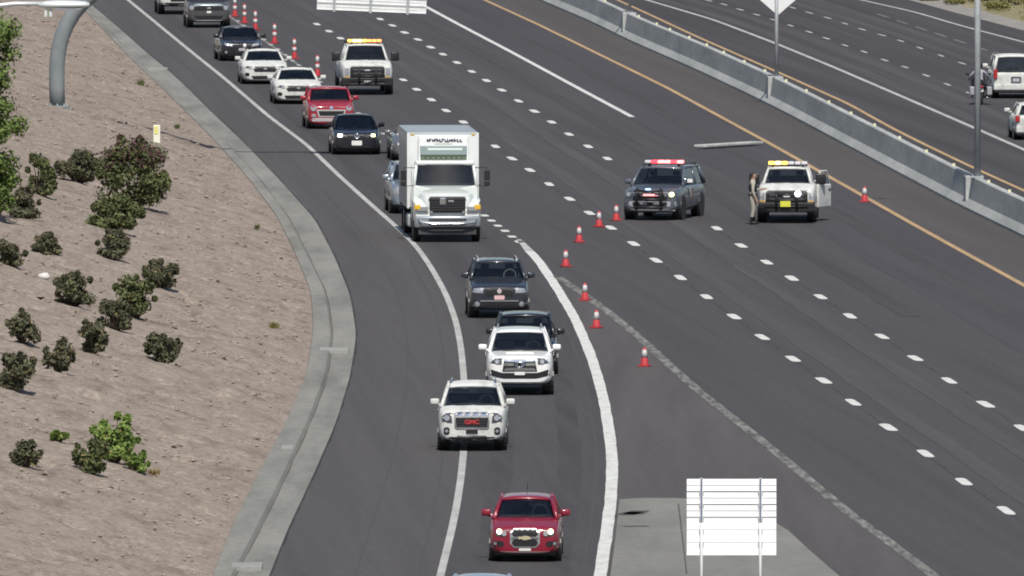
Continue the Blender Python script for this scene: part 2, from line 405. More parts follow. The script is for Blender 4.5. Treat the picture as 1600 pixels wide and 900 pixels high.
# concrete nose of the gore
def gore():
    L = [(968, 783), (966, 800), (962, 840), (954, 900), (945, 950), (930, 1010)]
    R = [(1110, 783), (1180, 800), (1232, 832), (1262, 860), (1310, 902), (1360, 950), (1430, 1010)]
    pl = [G(u, v) for u, v in L]; pr = [G(u, v) for u, v in R]
    ring = pl[::-1] + [G(1000, 781), G(1050, 781)] + pr
    n = len(ring)
    V = [(p.x, p.y, .05) for p in ring] + [(p.x, p.y, .0) for p in ring]
    F = [tuple(range(n))] + [(i, (i + 1) % n, n + (i + 1) % n, n + i) for i in range(n)]
    o = mesh_obj("gore_slab", V, F, M_GOREC); tag(o, "grey concrete slab filling the gore below the white sign back", "pavement", kind="structure")
    for (u0, v0, u1, v1) in ((975, 808, 992, 803), (988, 807, 1001, 801), (975, 826, 1012, 825), (1060, 790, 1073, 900)):
        a, b = G(u0, v0), G(u1, v1); d = (b - a).normalized() if (b - a).length > 0 else Vector((1, 0, 0)); nrm = Vector((-d.y, d.x, 0))
        wd = .03 if u0 > 1050 else (.5 if v0 < 810 else .4)
        q = [a - nrm*wd/2, b - nrm*wd/2, b + nrm*wd/2, a + nrm*wd/2]
        mesh_obj("tar_mark", [(p.x, p.y, .054) for p in q], [(0, 1, 2, 3)], M_SEAM2, o)
    return o
gore()

# kerb and gutter, cast in segments
kerb = empty("kerb", (0, 0, 0)); tag(kerb, "pale concrete kerb and gutter curving beside the dirt slope", "kerb", kind="structure")
def kerb_seg(ya, yb):
    ys = np.linspace(ya, yb, 5)
    prof = lambda y: [(K_LEFT(y) - .02, -.05), (K_LEFT(y), .13), (K_MID(y) - .10, .14), (K_MID(y) - .03, .12), (K_MID(y) + .03, .03), (K_RIGHT(y), .016), (K_RIGHT(y), -.03)]
    V = []; F = []
    for y in ys: V += [(x, y, z) for x, z in prof(y)]
    k = 7
    for i in range(4):
        for j in range(k - 1): F.append((i*k+j, i*k+j+1, (i+1)*k+j+1, (i+1)*k+j))
    F.append(tuple(range(k))); F.append(tuple(range(4*k+k-1, 4*k-1, -1)))
    mesh_obj("kerb_segment", V, F, M_CONC, kerb)
sheet("flow_line", lambda y: K_MID(y) + .035, lambda y: K_MID(y) + .068 + .03 * mnoise.noise((y * .2, 1.3, 0)), 335, 1020, .0335, mat("gutter_dirt", (.085, .080, .072), .9), kerb, 2.0)
y = 330.0
while y < 1020:
    kerb_seg(y + .035, y + 9.1); y += 9.13
for (u0, u1, v) in ((500, 545, 547), (440, 458, 701), (362, 410, 885), (232, 262, 108)):
    p0, p1 = G(u0, v, .1), G(u1, v, .1)
    box("joint_patch", ((p0.x + p1.x) / 2, p0.y, .085), (p1.x - p0.x, 1.5, .13), M_CONC2, kerb, .01)

# ------------------------------------------------------------------ dirt slope
SLOPE = .28
def slope_z(d):
    if d < 0: return .0
    if d < 16: return .11 + SLOPE * d
    return .11 + SLOPE * 16 + (d - 16) * .12
def tz(x, y): return slope_z(K_LEFT(y) - x)
def on_slope(u, v):
    d = ray(u, v)
    lo, hi = 250 / d[1], 1250 / d[1]
    t = lo
    while t < hi:
        if CAM_H + d[2] * t < tz(d[0] * t, d[1] * t): break
        t += 1.0
    a, b = t - 1, t
    for _ in range(24):
        m = (a + b) / 2
        if CAM_H + d[2] * m < tz(d[0] * m, d[1] * m): b = m
        else: a = m
    return Vector((d[0] * b, d[1] * b, CAM_H + d[2] * b))
def build_slope():
    ys = np.concatenate([np.arange(290, 375, 3.0), np.arange(375, 600, .42), np.arange(600, 890, .7), np.arange(890, 1150, 8.0)])
    ds = np.concatenate([[0, .05], np.arange(.2, 10.5, .17), np.arange(10.6, 20, .8), [22, 26, 32, 45, 70, 120, 300]])
    ny, nd = len(ys), len(ds)
    V = np.zeros((ny, nd, 3))
    for i, y in enumerate(ys):
        xk = K_LEFT(float(y))
        for j, d in enumerate(ds):
            z = slope_z(d) if d < 120 else slope_z(120)
            if .1 < d < 20:
                f = min(1, d / .5)
                q = mnoise.noise((d * .45, y * .13, 0)) * .10
                q += mnoise.noise((d * 1.3, y * .55, 5)) * .07
                r = mnoise.noise((d * .7, y * 1.1, 9))
                q -= max(0, r - .14) * .55             # short erosion rills running down the slope
                q += mnoise.noise((d * 4.1, y * 2.0, 3)) * .04
                z += q * f
            V[i, j] = (xk - d - .01, y, z)
    idx = np.arange(ny * nd).reshape(ny, nd)
    q = np.stack([idx[:-1, :-1], idx[1:, :-1], idx[1:, 1:], idx[:-1, 1:]], -1).reshape(-1, 4)
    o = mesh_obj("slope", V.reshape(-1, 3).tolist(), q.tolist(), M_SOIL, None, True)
    tag(o, "bare brown dirt embankment rising left of the kerb", "terrain", kind="structure")
build_slope()
# loose clods and stones on the slope
def clods():
    n = 8500
    V = []; F = []
    base = [(1, 0, 0), (-1, 0, 0), (0, 1, 0), (0, -1, 0), (0, 0, 1), (0, 0, -.6)]
    tri = [(0, 2, 4), (2, 1, 4), (1, 3, 4), (3, 0, 4), (2, 0, 5), (1, 2, 5), (3, 1, 5), (0, 3, 5)]
    for i in range(n):
        y = random.uniform(385, 830); d = random.uniform(.15, 10) ** 1.0
        r = .025 + .085 * random.random() ** 4
        x = K_LEFT(y) - d; z = tz(x, y)
        sx, sy, sz = random.uniform(.7, 1.6), random.uniform(.7, 1.6), random.uniform(.5, 1.0)
        a = random.uniform(0, PI); c, s_ = math.cos(a), math.sin(a)
        b = len(V)
        for q in base:
            px, py, pz = q[0] * sx * random.uniform(.7, 1.2), q[1] * sy * random.uniform(.7, 1.2), q[2] * sz
            V.append((x + r * (px * c - py * s_), y + r * (px * s_ + py * c), z + r * pz))
        F += [(t[0] + b, t[1] + b, t[2] + b) for t in tri]
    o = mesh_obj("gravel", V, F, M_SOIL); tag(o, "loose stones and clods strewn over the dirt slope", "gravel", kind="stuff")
clods()

# ------------------------------------------------------------------ median barrier
barrier = empty("median_barrier", (0, 0, 0))
tag(barrier, "long blue grey concrete barrier dividing the two carriageways", "barrier")
BPROF = [(.0, 0), (.0, .10), (.20, .36), (.30, 1.12), (.33, 1.15), (.53, 1.15), (.56, 1.12), (.66, .36), (.86, .10), (.86, 0)]
def barr_seg(ya, yb):
    ys = np.linspace(ya, yb, 4); k = len(BPROF)
    V = []; F = []
    for y in ys:
        sl = BARR.slope(y); nx = 1 / math.sqrt(1 + sl * sl); nyy = -sl * nx
        for o_, z in BPROF: V.append((BARR(y) + o_ * nx, y + o_ * nyy, z))
    for i in range(3):
        for j in range(k - 1): F.append((i*k+j, i*k+j+1, (i+1)*k+j+1, (i+1)*k+j))
    F.append(tuple(range(k))); F.append(tuple(range(4*k-1, 3*k-1, -1)))
    mesh_obj("barrier_segment", V, F, M_BARR, barrier)
y = 366.0
while y < 1060:
    barr_seg(y + .012, y + 12.188); y += 12.2
def on_barrier(u, z=1.15):
    best = None
    for y in np.arange(400, 1060, .3):
        sl = BARR.slope(y); nx = 1 / math.sqrt(1 + sl * sl)
        e = abs(proj(BARR(y) + .43 * nx, y, z)[0] - u)
        if best is None or e < best[0]: best = (e, y)
    y = best[1]; sl = BARR.slope(y); nx = 1 / math.sqrt(1 + sl * sl)
    return Vector((BARR(y) + .43 * nx, y - .43 * sl * nx, z))
bm = bmesh.new(); add_box(bm, (0, 0, .05), (.10, .05, .10), .008); add_box(bm, (0, 0, .005), (.12, .10, .012))
bm_me = bpy.data.meshes.new("reflector"); bm.to_mesh(bm_me); bm.free(); bm_me.materials.append(mat("reflector_pale", (.62, .62, .42), .4))
for u in (945, 978, 998, 1026, 1047, 1077, 1104, 1131, 1163, 1195, 1228, 1260, 1295, 1330, 1367, 1406, 1448, 1490, 1545, 1577):
    p = on_barrier(u)
    shared("reflector", bm_me, barrier, (p.x, p.y, 1.152), (0, 0, ROT))
for u in (983, 1211, 1522):
    p = on_barrier(u)
    box("pedestal", (p.x, p.y, .575), (.66, .75, 1.156), M_BARR, barrier, .03, Matrix.Rotation(ROT, 4, 'Z'))

# ================================================================== VEHICLES
WHEELS = {}
def wheel_meshes(r, wd):
    key = (round(r, 3), round(wd, 3))
    if key in WHEELS: return WHEELS[key]
    h = wd / 2
    bm = bmesh.new()
    add_lathe(bm, [(r*.60, -h*.9), (r*.82, -h), (r*.95, -h*.9), (r, -h*.55), (r, h*.55), (r*.95, h*.9), (r*.82, h), (r*.60, h*.9)], 20, 'x')
    t = bpy.data.meshes.new("wheel"); bmesh.ops.recalc_face_normals(bm, faces=bm.faces); bm.to_mesh(t); bm.free(); t.materials.append(M_TYRE)
    bm = bmesh.new()
    add_lathe(bm, [(r*.62, -h*.80), (r*.62, h*.80)], 20, 'x')
    for k in range(5):
        a = 2 * PI * k / 5
        for sx in (-1, 1):
            add_box(bm, (sx * h * .85, math.cos(a) * r * .32, math.sin(a) * r * .32), (.03, .07, r * .6), .01, Matrix.Rotation(a + PI / 2, 4, 'X') @ Matrix.Rotation(PI/1, 4, 'X'))
    rm = bpy.data.meshes.new("rim"); bmesh.ops.recalc_face_normals(bm, faces=bm.faces); bm.to_mesh(rm); bm.free(); rm.materials.append(M_RIM)
    WHEELS[key] = (t, rm)
    return t, rm

class Car:
    """vehicle with its front at local -Y; parts are children of one Empty"""
    def __init__(s, name, label, u, v, heading, P, body, cat, group=None, trim=None):
        s.P = P; s.body_mat = body
        L, W, H = P["L"], P["W"], P["H"]
        s.L, s.W, s.H = L, W, H
        s.yf = -L / 2
        fa = s.yf + P.get("fa", .185) * L                  # front axle
        ra = s.yf + P.get("ra", .80) * L
        g = G(u, v)                                        # ground under the front tyres
        c, sn = math.cos(heading), math.sin(heading)
        off = Vector((-fa * sn * -1, 0, 0))
        # world = base + R(local); want R(0,fa) + base = g
        base = Vector((g.x + fa * sn, g.y - fa * c, 0))
        s.root = empty(name, base, heading)
        tag(s.root, label, cat, group)
        s.fa, s.ra = fa, ra
        s.build(trim or body)
    # ---- front surface of the nose as a function of x, z
    def yF(s, x, z):
        hit = s.bvh.ray_cast(Vector((x, s.yf - 2, z)), Vector((0, 1, 0)))
        if hit[0] is not None and hit[0].y < s.yf + .3 * s.L: return hit[0].y
        return s.yf + .03 * s.L
    def top_z(s, q):                                       # q = distance from the nose / L
        P = s.P
        return float(np.interp(q, [0, .02, .06, P["cowl"], P["deck"], .93, .985, 1.0],
                               [P["zhf"] - .12, P["zhf"] - .03, P["zhf"] + .01, P["zcowl"], P["zbelt"], P["ztail"], P["ztail"] - .03, P["ztail"] - .12]))
    def build(s, trim):
        P, L, W, H, R = s.P, s.L, s.W, s.H, s.root
        gc = P.get("gc", .22); b = P.get("blunt", 1.0)
        st = [(0, .74), (.006, .80), (.02 * b, .875), (.05 * b, .945), (.10, .985), (.18, 1.0), (.27, 1.0), (P["cowl"] + .02, 1.0), (.5, 1.0), (.65, 1.0), (.8, 1.0), (.92, .985), (.97, .95), (.994, .88), (1.0, .80)]
        V = []; F = []
        for q, wf in st:
            w_ = W / 2 * wf; zt = s.top_z(q); zb = gc + (.10 if q in (0, 1.0) else .03 if q < .03 or q > .97 else 0)
            hh = zt - zb
            half = [(0, zb), (.80 * w_, zb), (.96 * w_, zb + .08), (1.0 * w_, zb + .36 * hh), (.995 * w_, zb + .66 * hh), (.955 * w_, zt - .055), (.86 * w_, zt - .005), (.48 * w_, zt + .018), (0, zt + .028)]
            ring = half + [(-x, z) for x, z in half[-2:0:-1]]
            V += [(x, s.yf + q * L, z) for x, z in ring]
        n = 16
        for i in range(len(st) - 1):
            for k in range(n): F.append((i*n+k, i*n+(k+1) % n, (i+1)*n+(k+1) % n, (i+1)*n+k))
        F.append(tuple(range(n - 1, -1, -1))); F.append(tuple(range((len(st)-1)*n, len(st)*n)))
        o = mesh_obj("body", V, F, s.body_mat, R, True)
        md = o.modifiers.new("sub", 'SUBSURF'); md.levels = 2; md.render_levels = 2
        dg = bpy.context.evaluated_depsgraph_get(); oe = o.evaluated_get(dg)
        s.bvh = BVHTree.FromPolygons([v.co.copy() for v in oe.data.vertices], [tuple(p.vertices) for p in oe.data.polygons])
        md.levels = 1; md.render_levels = 2
        s.body = o
        # greenhouse
        yc, yr0, yr1, yd = [s.yf + P[k] * L for k in ("cowl", "rf", "rr", "deck")]
        wb, wt = W / 2 * P.get("wb", .90), W / 2 * P.get("wt", .72)
        zc, zb_, zr = P["zcowl"] - .015, P["zbelt"] - .015, H - .075
        bow = P.get("bow", .14)
        def panel(name, p00, p10, p01, p11, bowv, material, parent, nx=6, nz=3):
            V = []; F = []
            for j in range(nz + 1):
                for i in range(nx + 1):
                    a, c = i / nx, j / nz
                    p = (Vector(p00) * (1 - a) + Vector(p10) * a) * (1 - c) + (Vector(p01) * (1 - a) + Vector(p11) * a) * c
                    V.append(p + Vector(bowv) * (1 - (2 * a - 1) ** 2))
            for j in range(nz):
                for i in range(nx):
                    k = j * (nx + 1) + i; F.append((k, k + 1, k + nx + 2, k + nx + 1))
            return mesh_obj(name, V, F, material, parent, True)
        ins = .05
        panel("windshield", (-wb + ins, yc + .05, zc), (wb - ins, yc + .05, zc), (-wt + ins, yr0 + .03, zr + .01), (wt - ins, yr0 + .03, zr + .01), (0, -bow, 0), M_GLASS, R)
        panel("rear_window", (wb - ins, yd - .02, zb_), (-wb + ins, yd - .02, zb_), (wt - ins, yr1 - .02, zr), (-wt + ins, yr1 - .02, zr), (0, .08, 0), M_GLASS, R)
        for sg in (-1, 1):
            panel("side_window", (sg * (wb - .02), yc + .10, zc), (sg * (wb - .02), yd - .06, zb_), (sg * (wt - .01), yr0 + .08, zr), (sg * (wt - .01), yr1 - .06, zr), (sg * .02, 0, 0), M_GLASS, R, 4, 2)
        # roof: crowned shell with turned down edges
        V = []; F = []; nx, ny = 8, 6
        cr = P.get("crown", .07)
        for j in range(ny + 1):
            for i in range(nx + 1):
                a, c = 2 * i / nx - 1, j / ny
                x = a * (wt + .03); yy = (yr0 - .02) * (1 - c) + (yr1 + .03) * c
                yy -= bow * .9 * (1 - a * a) * (1 - c) - .05 * (1 - a * a) * c
                z = zr + cr * (1 - abs(a) ** 2.6) * (1 - .35 * abs(2 * c - 1) ** 2.5) + .012 * math.sin(PI * c)
                if c == 0 or c == 1: z -= .012
                V.append((x, yy, z))
        for j in range(ny):
            for i in range(nx):
                k = j * (nx + 1) + i; F.append((k, k + 1, k + nx + 2, k + nx + 1))
        o = mesh_obj("roof", V, F, P.get("roofmat", s.body_mat), R, True)
        md = o.modifiers.new("solid", 'SOLIDIFY'); md.thickness = .045; md.offset = -1
        pm = P.get("pillarmat", s.body_mat)
        for sg in (-1, 1):
            tube("pillar", [(sg * (wb + .0), yc - .03, zc - .02), (sg * (wb * .45 + wt * .55 + .01), (yc + yr0) / 2 + .0, (zc + zr) / 2 + .02), (sg * (wt + .01), yr0 + .03, zr + .01)], [.06, .05, .045], pm, R, 6)
            tube("pillar", [(sg * (wb + .0), yd, zb_ - .03), (sg * (wt + .0), yr1, zr)], [.085, .06], pm, R, 6)
            ym = yc * .42 + yd * .58; yt = yr0 * .45 + yr1 * .55
            tube("pillar", [(sg * (wb - .005), ym, zb_ - .02), (sg * (wt + .0), yt, zr)], [.05, .045], pm, R, 6)
            tube("roof_edge", [(sg * (wt + .015), yr0, zr), (sg * (wt + .02), (yr0 + yr1) / 2, zr + .015), (sg * (wt + .01), yr1, zr)], .035, pm, R, 6)
        # interior seen through the glass
        box("dashboard", (0, yc + .42, zc - .03), (2 * wb - .22, .62, .14), M_DARKINT, R, .04)
        sm = P.get("seatmat", M_SEAT)
        for sg in (-1, 1):
            bm = bmesh.new()
            add_box(bm, (sg * W * .2, yc + 1.22, zc + .02), (.46, .16, .46), .06)
            add_box(bm, (sg * W * .2, yc + 1.26, zc + .02 + min(.36, (H - zc) * .55)), (.26, .11, .17), .04)
            bm_obj("seat", bm, sm, R, True)
        add = bmesh.new(); add_box(add, (0, (yr1 + yd) / 2 - .35, zb_ + .05), (2 * wb - .3, .25, .34), .06)
        bm_obj("rear_seat", add, M_DARKINT, R, True)
        # wheels
        r = P.get("wr", .34); wd = P.get("ww", .23)
        t, rm = wheel_meshes(r, wd)
        for sg in (-1, 1):
            for ya in (s.fa, s.ra):
                x = sg * (W / 2 - wd / 2 - .012)
                wo = shared("wheel", t, R, (x, ya, r))
                shared("rim", rm, wo)
                lathe("wheel_arch", [(r + .065, sg * (W / 2 - .33) ), (r + .065, sg * (W / 2 + .004))], M_BLACK, R, 20, 'x', (0, ya, r + .01), False)
        bm = bmesh.new(); add_box(bm, (0, 0, gc + .06), (W * .84, L * .90, .16)); bm_obj("underbody", bm, M_BLACK, R)
        # mirrors
        mm = P.get("mirrormat", s.body_mat); ms = P.get("mirror", 1.0)
        for sg in (-1, 1):
            bm = bmesh.new()
            add_box(bm, (sg * (W / 2 + .09 * ms), yc + .22, P["zcowl"] + .10 * ms), (.24 * ms, .12, .17 * ms * P.get("mirrortall", 1)), .05, Matrix.Rotation(sg * .15, 4, 'Z'))
            add_box(bm, (sg * (W / 2 - .03), yc + .22, P["zcowl"] + .02), (.16, .07, .06), .02)
            bm_obj("mirror", bm, mm, R, True)
            bm = bmesh.new(); add_box(bm, (sg * (W / 2 + .004), yc + .95, P["zcowl"] - .15), (.02, .18, .035), .006)
            add_box(bm, (sg * (W / 2 + .004), yc + 1.95, P["zcowl"] - .14), (.02, .18, .035), .006)
            bm_obj("handle", bm, mm, R)
        # wipers
        bm = bmesh.new()
        add_tube(bm, [(-.55 * wb, yc - bow + .05, zc + .03), (-.02, yc - bow + .02, zc + .05)], .012, 4)
        add_tube(bm, [(.1 * wb, yc - bow + .02, zc + .03), (.65 * wb, yc - bow + .1, zc + .05)], .012, 4)
        bm_obj("wiper", bm, M_BLACK, R)
        hz = P["zhf"] - .075
        s.rect("panel_gap", -W * .36, W * .36, hz - .007, hz + .007, M_BLACK, .004, .02, cut=.002)
    def patch(s, name, poly, material, proud=.018, deep=.09, mirror=False, emit=False, ins=0.0):
        """a panel that follows the nose: poly of (x, z)"""
        out = []
        for sg in ((1, -1) if mirror else (1,)):
            pts = [(sg * x, z) for x, z in poly]
            bm = bmesh.new()
            f = bm.faces.new([bm.verts.new((x, 0, z)) for x, z in pts])
            bmesh.ops.triangulate(bm, faces=[f])
            for _ in range(3):
                le = [e for e in bm.edges if e.calc_length() > .16]
                if le: bmesh.ops.subdivide_edges(bm, edges=le, cuts=1, use_grid_fill=False); bmesh.ops.triangulate(bm, faces=[f for f in bm.faces if len(f.verts) > 3])
            for v in bm.verts: v.co.y = s.yF(v.co.x, v.co.z) - proud
            be = [e for e in bm.edges if e.is_boundary]
            ex = bmesh.ops.extrude_edge_only(bm, edges=be)
            for v in ex["geom"]:
                if isinstance(v, bmesh.types.BMVert): v.co.y += deep
            out.append(bm_obj(name, bm, material, s.root))
        return out
    def rect(s, name, x0, x1, z0, z1, material, proud=.018, deep=.09, mirror=False, cut=.02):
        c = min(cut, abs(x1 - x0) * .4, abs(z1 - z0) * .4)
        return s.patch(name, [(x0 + c, z0), (x1 - c, z0), (x1, z0 + c), (x1, z1 - c), (x1 - c, z1), (x0 + c, z1), (x0, z1 - c), (x0, z0 + c)], material, proud, deep, mirror)
    def disc(s, name, x, z, r, material, proud=.03, deep=.06, mirror=False, n=12):
        return s.patch(name, [(x + r * math.cos(2*PI*k/n), z + r * math.sin(2*PI*k/n)) for k in range(n)], material, proud, deep, mirror)
    def ring(s, name, x, z, r, ri, material, sy=1.0, proud=.03):
        bm = bmesh.new(); n = 18
        y = s.yF(x, z) - proud
        pts = [(x + r * math.cos(2*PI*k/n), y, z + sy * r * math.sin(2*PI*k/n)) for k in range(n + 1)]
        add_tube(bm, pts, ri, 5, False)
        return bm_obj(name, bm, material, s.root, True)
    def rails(s, material=None):
        wt = s.W / 2 * s.P.get("wt", .72); y0, y1 = s.yf + s.P["rf"] * s.L + .15, s.yf + s.P["rr"] * s.L - .1
        zr = s.H - .01
        for sg in (-1, 1):
            tube("roof_rail", [(sg * (wt - .06), y0, zr - .05), (sg * (wt - .06), y0 + .12, zr + .045), (sg * (wt - .06), y1 - .12, zr + .045), (sg * (wt - .06), y1, zr - .05)], .022, material or M_BLACK, s.root, 6)
    def visor(s, sg, material):
        P = s.P; wt = s.W / 2 * P.get("wt", .72)
        y = s.yf + P["rf"] * s.L + .07; z = s.H - .20
        box("sun_visor", (sg * wt * .5, y, z), (wt * .72, .02, .14), material, s.root, .005, Matrix.Rotation(.5, 4, 'X'))
    def steering(s, sg, material=None):
        P = s.P; bm = bmesh.new(); yc = s.yf + P["cowl"] * s.L + .55; z = P["zcowl"] + .07
        add_tube(bm, [(sg * s.W * .2 + .19 * math.cos(2*PI*k/16), yc + .06 * math.sin(2*PI*k/16), z + .19 * math.sin(2*PI*k/16)) for k in range(17)], .02, 5, False)
        bm_obj("steering_wheel", bm, material or M_DARKINT, s.root, True)
    def text(s, name, body, x, z, size, material, proud=.03, sx=1.0):
        cu = bpy.data.curves.new(name, 'FONT'); cu.body = body; cu.size = size; cu.align_x = 'CENTER'; cu.align_y = 'CENTER'; cu.extrude = .008; cu.offset = .006
        o = bpy.data.objects.new("tmp", cu); COL.objects.link(o)
        dg = bpy.context.evaluated_depsgraph_get(); me = bpy.data.meshes.new_from_object(o.evaluated_get(dg))
        bpy.data.objects.remove(o); me.materials.clear(); me.materials.append(material)
        return shared(name, me, s.root, (x, s.yF(x, z) - proud, z), (PI / 2, 0, 0), (sx, 1, 1))

SUV = dict(L=4.7, W=1.87, H=1.72, zhf=1.0, zcowl=1.12, zbelt=1.12, ztail=1.05, cowl=.265, rf=.40, rr=.90, deck=.955, wt=.70, wb=.905, wr=.36, gc=.26)
SEDAN = dict(L=4.6, W=1.80, H=1.46, zhf=.80, zcowl=.98, zbelt=1.0, ztail=1.0, cowl=.27, rf=.43, rr=.70, deck=.84, wt=.66, wb=.88, wr=.32, gc=.18)
COUPE = dict(L=4.78, W=1.92, H=1.40, zhf=.84, zcowl=.99, zbelt=.99, ztail=.98, cowl=.33, rf=.47, rr=.66, deck=.86, wt=.62, wb=.84, wr=.34, gc=.15, ww=.26)
HATCH = dict(L=4.04, W=1.735, H=1.52, zhf=.87, zcowl=1.04, zbelt=1.02, ztail=.98, cowl=.245, rf=.41, rr=.86, deck=.95, wt=.68, wb=.88, wr=.32, gc=.19)
PICK = dict(L=6.1, W=2.05, H=1.98, zhf=1.24, zcowl=1.36, zbelt=1.34, ztail=1.34, cowl=.235, rf=.325, rr=.60, deck=.63, wt=.64, wb=.82, wr=.42, gc=.42, ww=.28, blunt=.55, bow=.12, crown=.05)
def V(base, **k): d = dict(base); d.update(k); return d
HEAD_ON_W = mat("lamp_on_white", (.9, .9, .9), .3, emit=(1, .97, .9), estr=6)
HEAD_ON_WARM = mat("lamp_on_warm", (.9, .85, .7), .3, emit=(1, .80, .48), estr=3.2)
HEAD_ON_YEL = mat("lamp_on_yellow", (.9, .85, .5), .3, emit=(.95, 1, .35), estr=3.0)
AMBER_LENS = mat("amber_lens", (.72, .42, .04), .25, coat=.5)
def ramp_head(v, extra=0.0):
    y = G(0, v).y
    return .5 * (EDGE.heading(y) + RIGHTLINE.heading(y)) + extra
P_WHITE = paint("white", (.80, .81, .82)); P_WHITE2 = paint("pearl_white", (.78, .79, .78)); P_RED = paint("deep_red", (.21, .008, .026))
P_BLACK = paint("black", (.012, .012, .016), .25); P_DGREY = paint("slate", (.030, .036, .048), .3, .3)
P_RED2 = paint("bright_red", (.29, .014, .030)); P_NAVY = paint("navy_black", (.016, .017, .026), .28, .2)
P_SILVER = paint("silver_blue", (.27, .32, .38), .35, .5); P_POL = paint("police_grey", (.105, .122, .15), .38, .3)
P_GREY = paint("grey", (.16, .16, .17), .35, .4)
GRP = "cars queued on the exit ramp"

# --- red hatchback, nearest
c = Car("hatchback_car", "small dark red hatchback nearest the camera with its headlights on", 821, 876, ramp_head(876, -.005), V(HATCH, lean=.5), P_RED, "car", GRP)
c.rect("grille_frame", -.36, .36, .36, .83, mat("satin_silver", (.42, .42, .44), .35, .6), .014, cut=.10)
c.rect("grille", -.31, .31, .63, .79, M_BLACK, .03, cut=.05); c.rect("grille", -.31, .31, .40, .57, M_BLACK, .03, cut=.06)
c.rect("grille_bar", -.33, .33, .575, .62, M_CHROME, .035, cut=.01)
c.patch("emblem", [(-.15, .57), (-.05, .57), (-.05, .545), (.05, .545), (.05, .57), (.15, .57), (.12, .63), (.05, .63), (.05, .65), (-.05, .65), (-.05, .63), (-.17, .63)], mat("gold_badge", (.85, .74, .50), .2, .6), .05)
c.rect("headlight", .44, .78, .64, .86, M_LENSD, .016, mirror=True, cut=.09); c.disc("headlight_bulb", .62, .75, .065, HEAD_ON_WARM, .03, mirror=True); c.disc("turn_lamp", .50, .70, .06, M_LENS, .025, mirror=True)
c.rect("fog_recess", .50, .78, .38, .52, M_BLACK, .012, mirror=True, cut=.06); c.disc("fog_lamp", .72, .46, .04, M_LENS, .03, mirror=True)
c.rect("front_lip", -.62, .62, .225, .27, mat("lip_silver", (.30, .22, .22), .4), .02)
c.rect("plate", -.15, .15, .285, .345, M_PLATE, .02); c.visor(1, M_LENS); c.visor(-1, M_SEAT); c.steering(1)
tube("antenna", [(0, 1.2, 1.48), (0, 1.55, 1.72)], .01, M_BLACK, c.root, 4)

# --- white SUV with large square grille, straddling the line
c = Car("suv_car", "white SUV with large square chrome grille driving over the left lane line", 738, 703, ramp_head(703, -.01), V(SUV, L=4.71, W=1.86, H=1.74, zhf=1.10, zcowl=1.17, zbelt=1.16, blunt=.8, lean=.35, gc=.28), P_WHITE, "car", GRP)
c.rect("grille_frame", -.47, .47, .60, 1.07, M_CHROME, .014, cut=.05)
c.patch("grille", [(-.41, .66), (.41, .66), (.44, .92), (-.44, .92)], M_BLACK, .03)
for z in (.70, .765, .83, .885): c.rect("grille_bar", -.38, .38, z - .006, z + .006, mat("dark_chrome", (.12, .12, .13), .3, .8), .036, cut=.003)
c.text("emblem", "GMC", 0, .80, .16, mat("badge_red", (.45, .04, .045), .35), .05, 1.1)
c.rect("plate", -.16, .16, .49, .60, M_BLACK, .03); c.rect("plate_badge", -.05, .05, .60, .65, M_CHROME, .034)
c.patch("headlight", [(.53, .78), (.80, .80), (.84, 1.02), (.56, 1.05)], M_LENSD, .016, mirror=True); c.disc("headlight_bulb", .67, .91, .075, M_LENS, .03, mirror=True)
c.rect("fog_recess", .60, .76, .46, .66, M_BLACK, .014, mirror=True, cut=.04); c.disc("fog_lamp", .68, .56, .045, M_LENS, .03, mirror=True)
c.rect("lower_bumper", -.84, .84, .29, .40, M_BLACK, .012, cut=.05); c.rect("skid_plate", -.40, .40, .40, .445, M_CHROME, .02)
c.rails(M_CHROME); c.visor(1, M_LENS); c.visor(-1, M_LENS); c.steering(1)

# --- white off-road SUV
c = Car("suv_car", "white off road SUV with chrome split grille, just ahead of a black SUV", 812, 616, ramp_head(616, -.005), V(SUV, L=4.83, W=1.94, H=1.82, zhf=1.12, zcowl=1.22, zbelt=1.20, gc=.32, wr=.40, lean=.4, crown=.06), P_WHITE2, "car", GRP)
c.patch("grille", [(-.50, .70), (.50, .70), (.44, 1.02), (-.44, 1.02)], M_BLACK, .016)
c.patch("grille_bar", [(-.42, .97), (.42, .97), (.38, 1.03), (-.38, 1.03)], M_CHROME, .03)
c.rect("grille_bar", -.46, -.16, .86, .93, M_CHROME, .03); c.rect("grille_bar", .16, .46, .86, .93, M_CHROME, .03)
c.patch("grille_bar", [(-.48, .72), (.48, .72), (.40, .80), (-.40, .80)], M_CHROME, .03)
c.ring("emblem", 0, .89, .12, .022, M_CHROME, .68, .04); c.ring("emblem", 0, .89, .06, .018, M_CHROME, 1.2, .045)
c.patch("headlight", [(.52, .90), (.86, .93), (.90, 1.05), (.50, 1.08)], M_LENSD, .014, mirror=True); c.disc("headlight_bulb", .64, .985, .065, M_LENS, .03, mirror=True)
c.patch("lower_grille", [(-.46, .50), (.46, .50), (.58, .66), (.90, .80), (.90, .66), (.86, .62), (.70, .56), (-.70, .56), (-.86, .62), (-.90, .66), (-.90, .80), (-.58, .66)][0:2] + [(.86, .58), (.90, .78), (.50, .66), (-.50, .66), (-.90, .78), (-.86, .58)], M_BLACK, .014)
c.rect("plate", -.15, .15, .60, .69, M_PLATE, .04)
c.rect("skid_plate", -.60, .60, .33, .40, mat("satin_silver", (.42, .42, .44), .35, .6), .014)
box("hood_scoop", (0, c.yf + 1.0, 1.18), (.80, .55, .09), P_WHITE2, c.root, .03)
c.rails(mat("satin_silver", (.42, .42, .44), .35, .6)); c.steering(1)

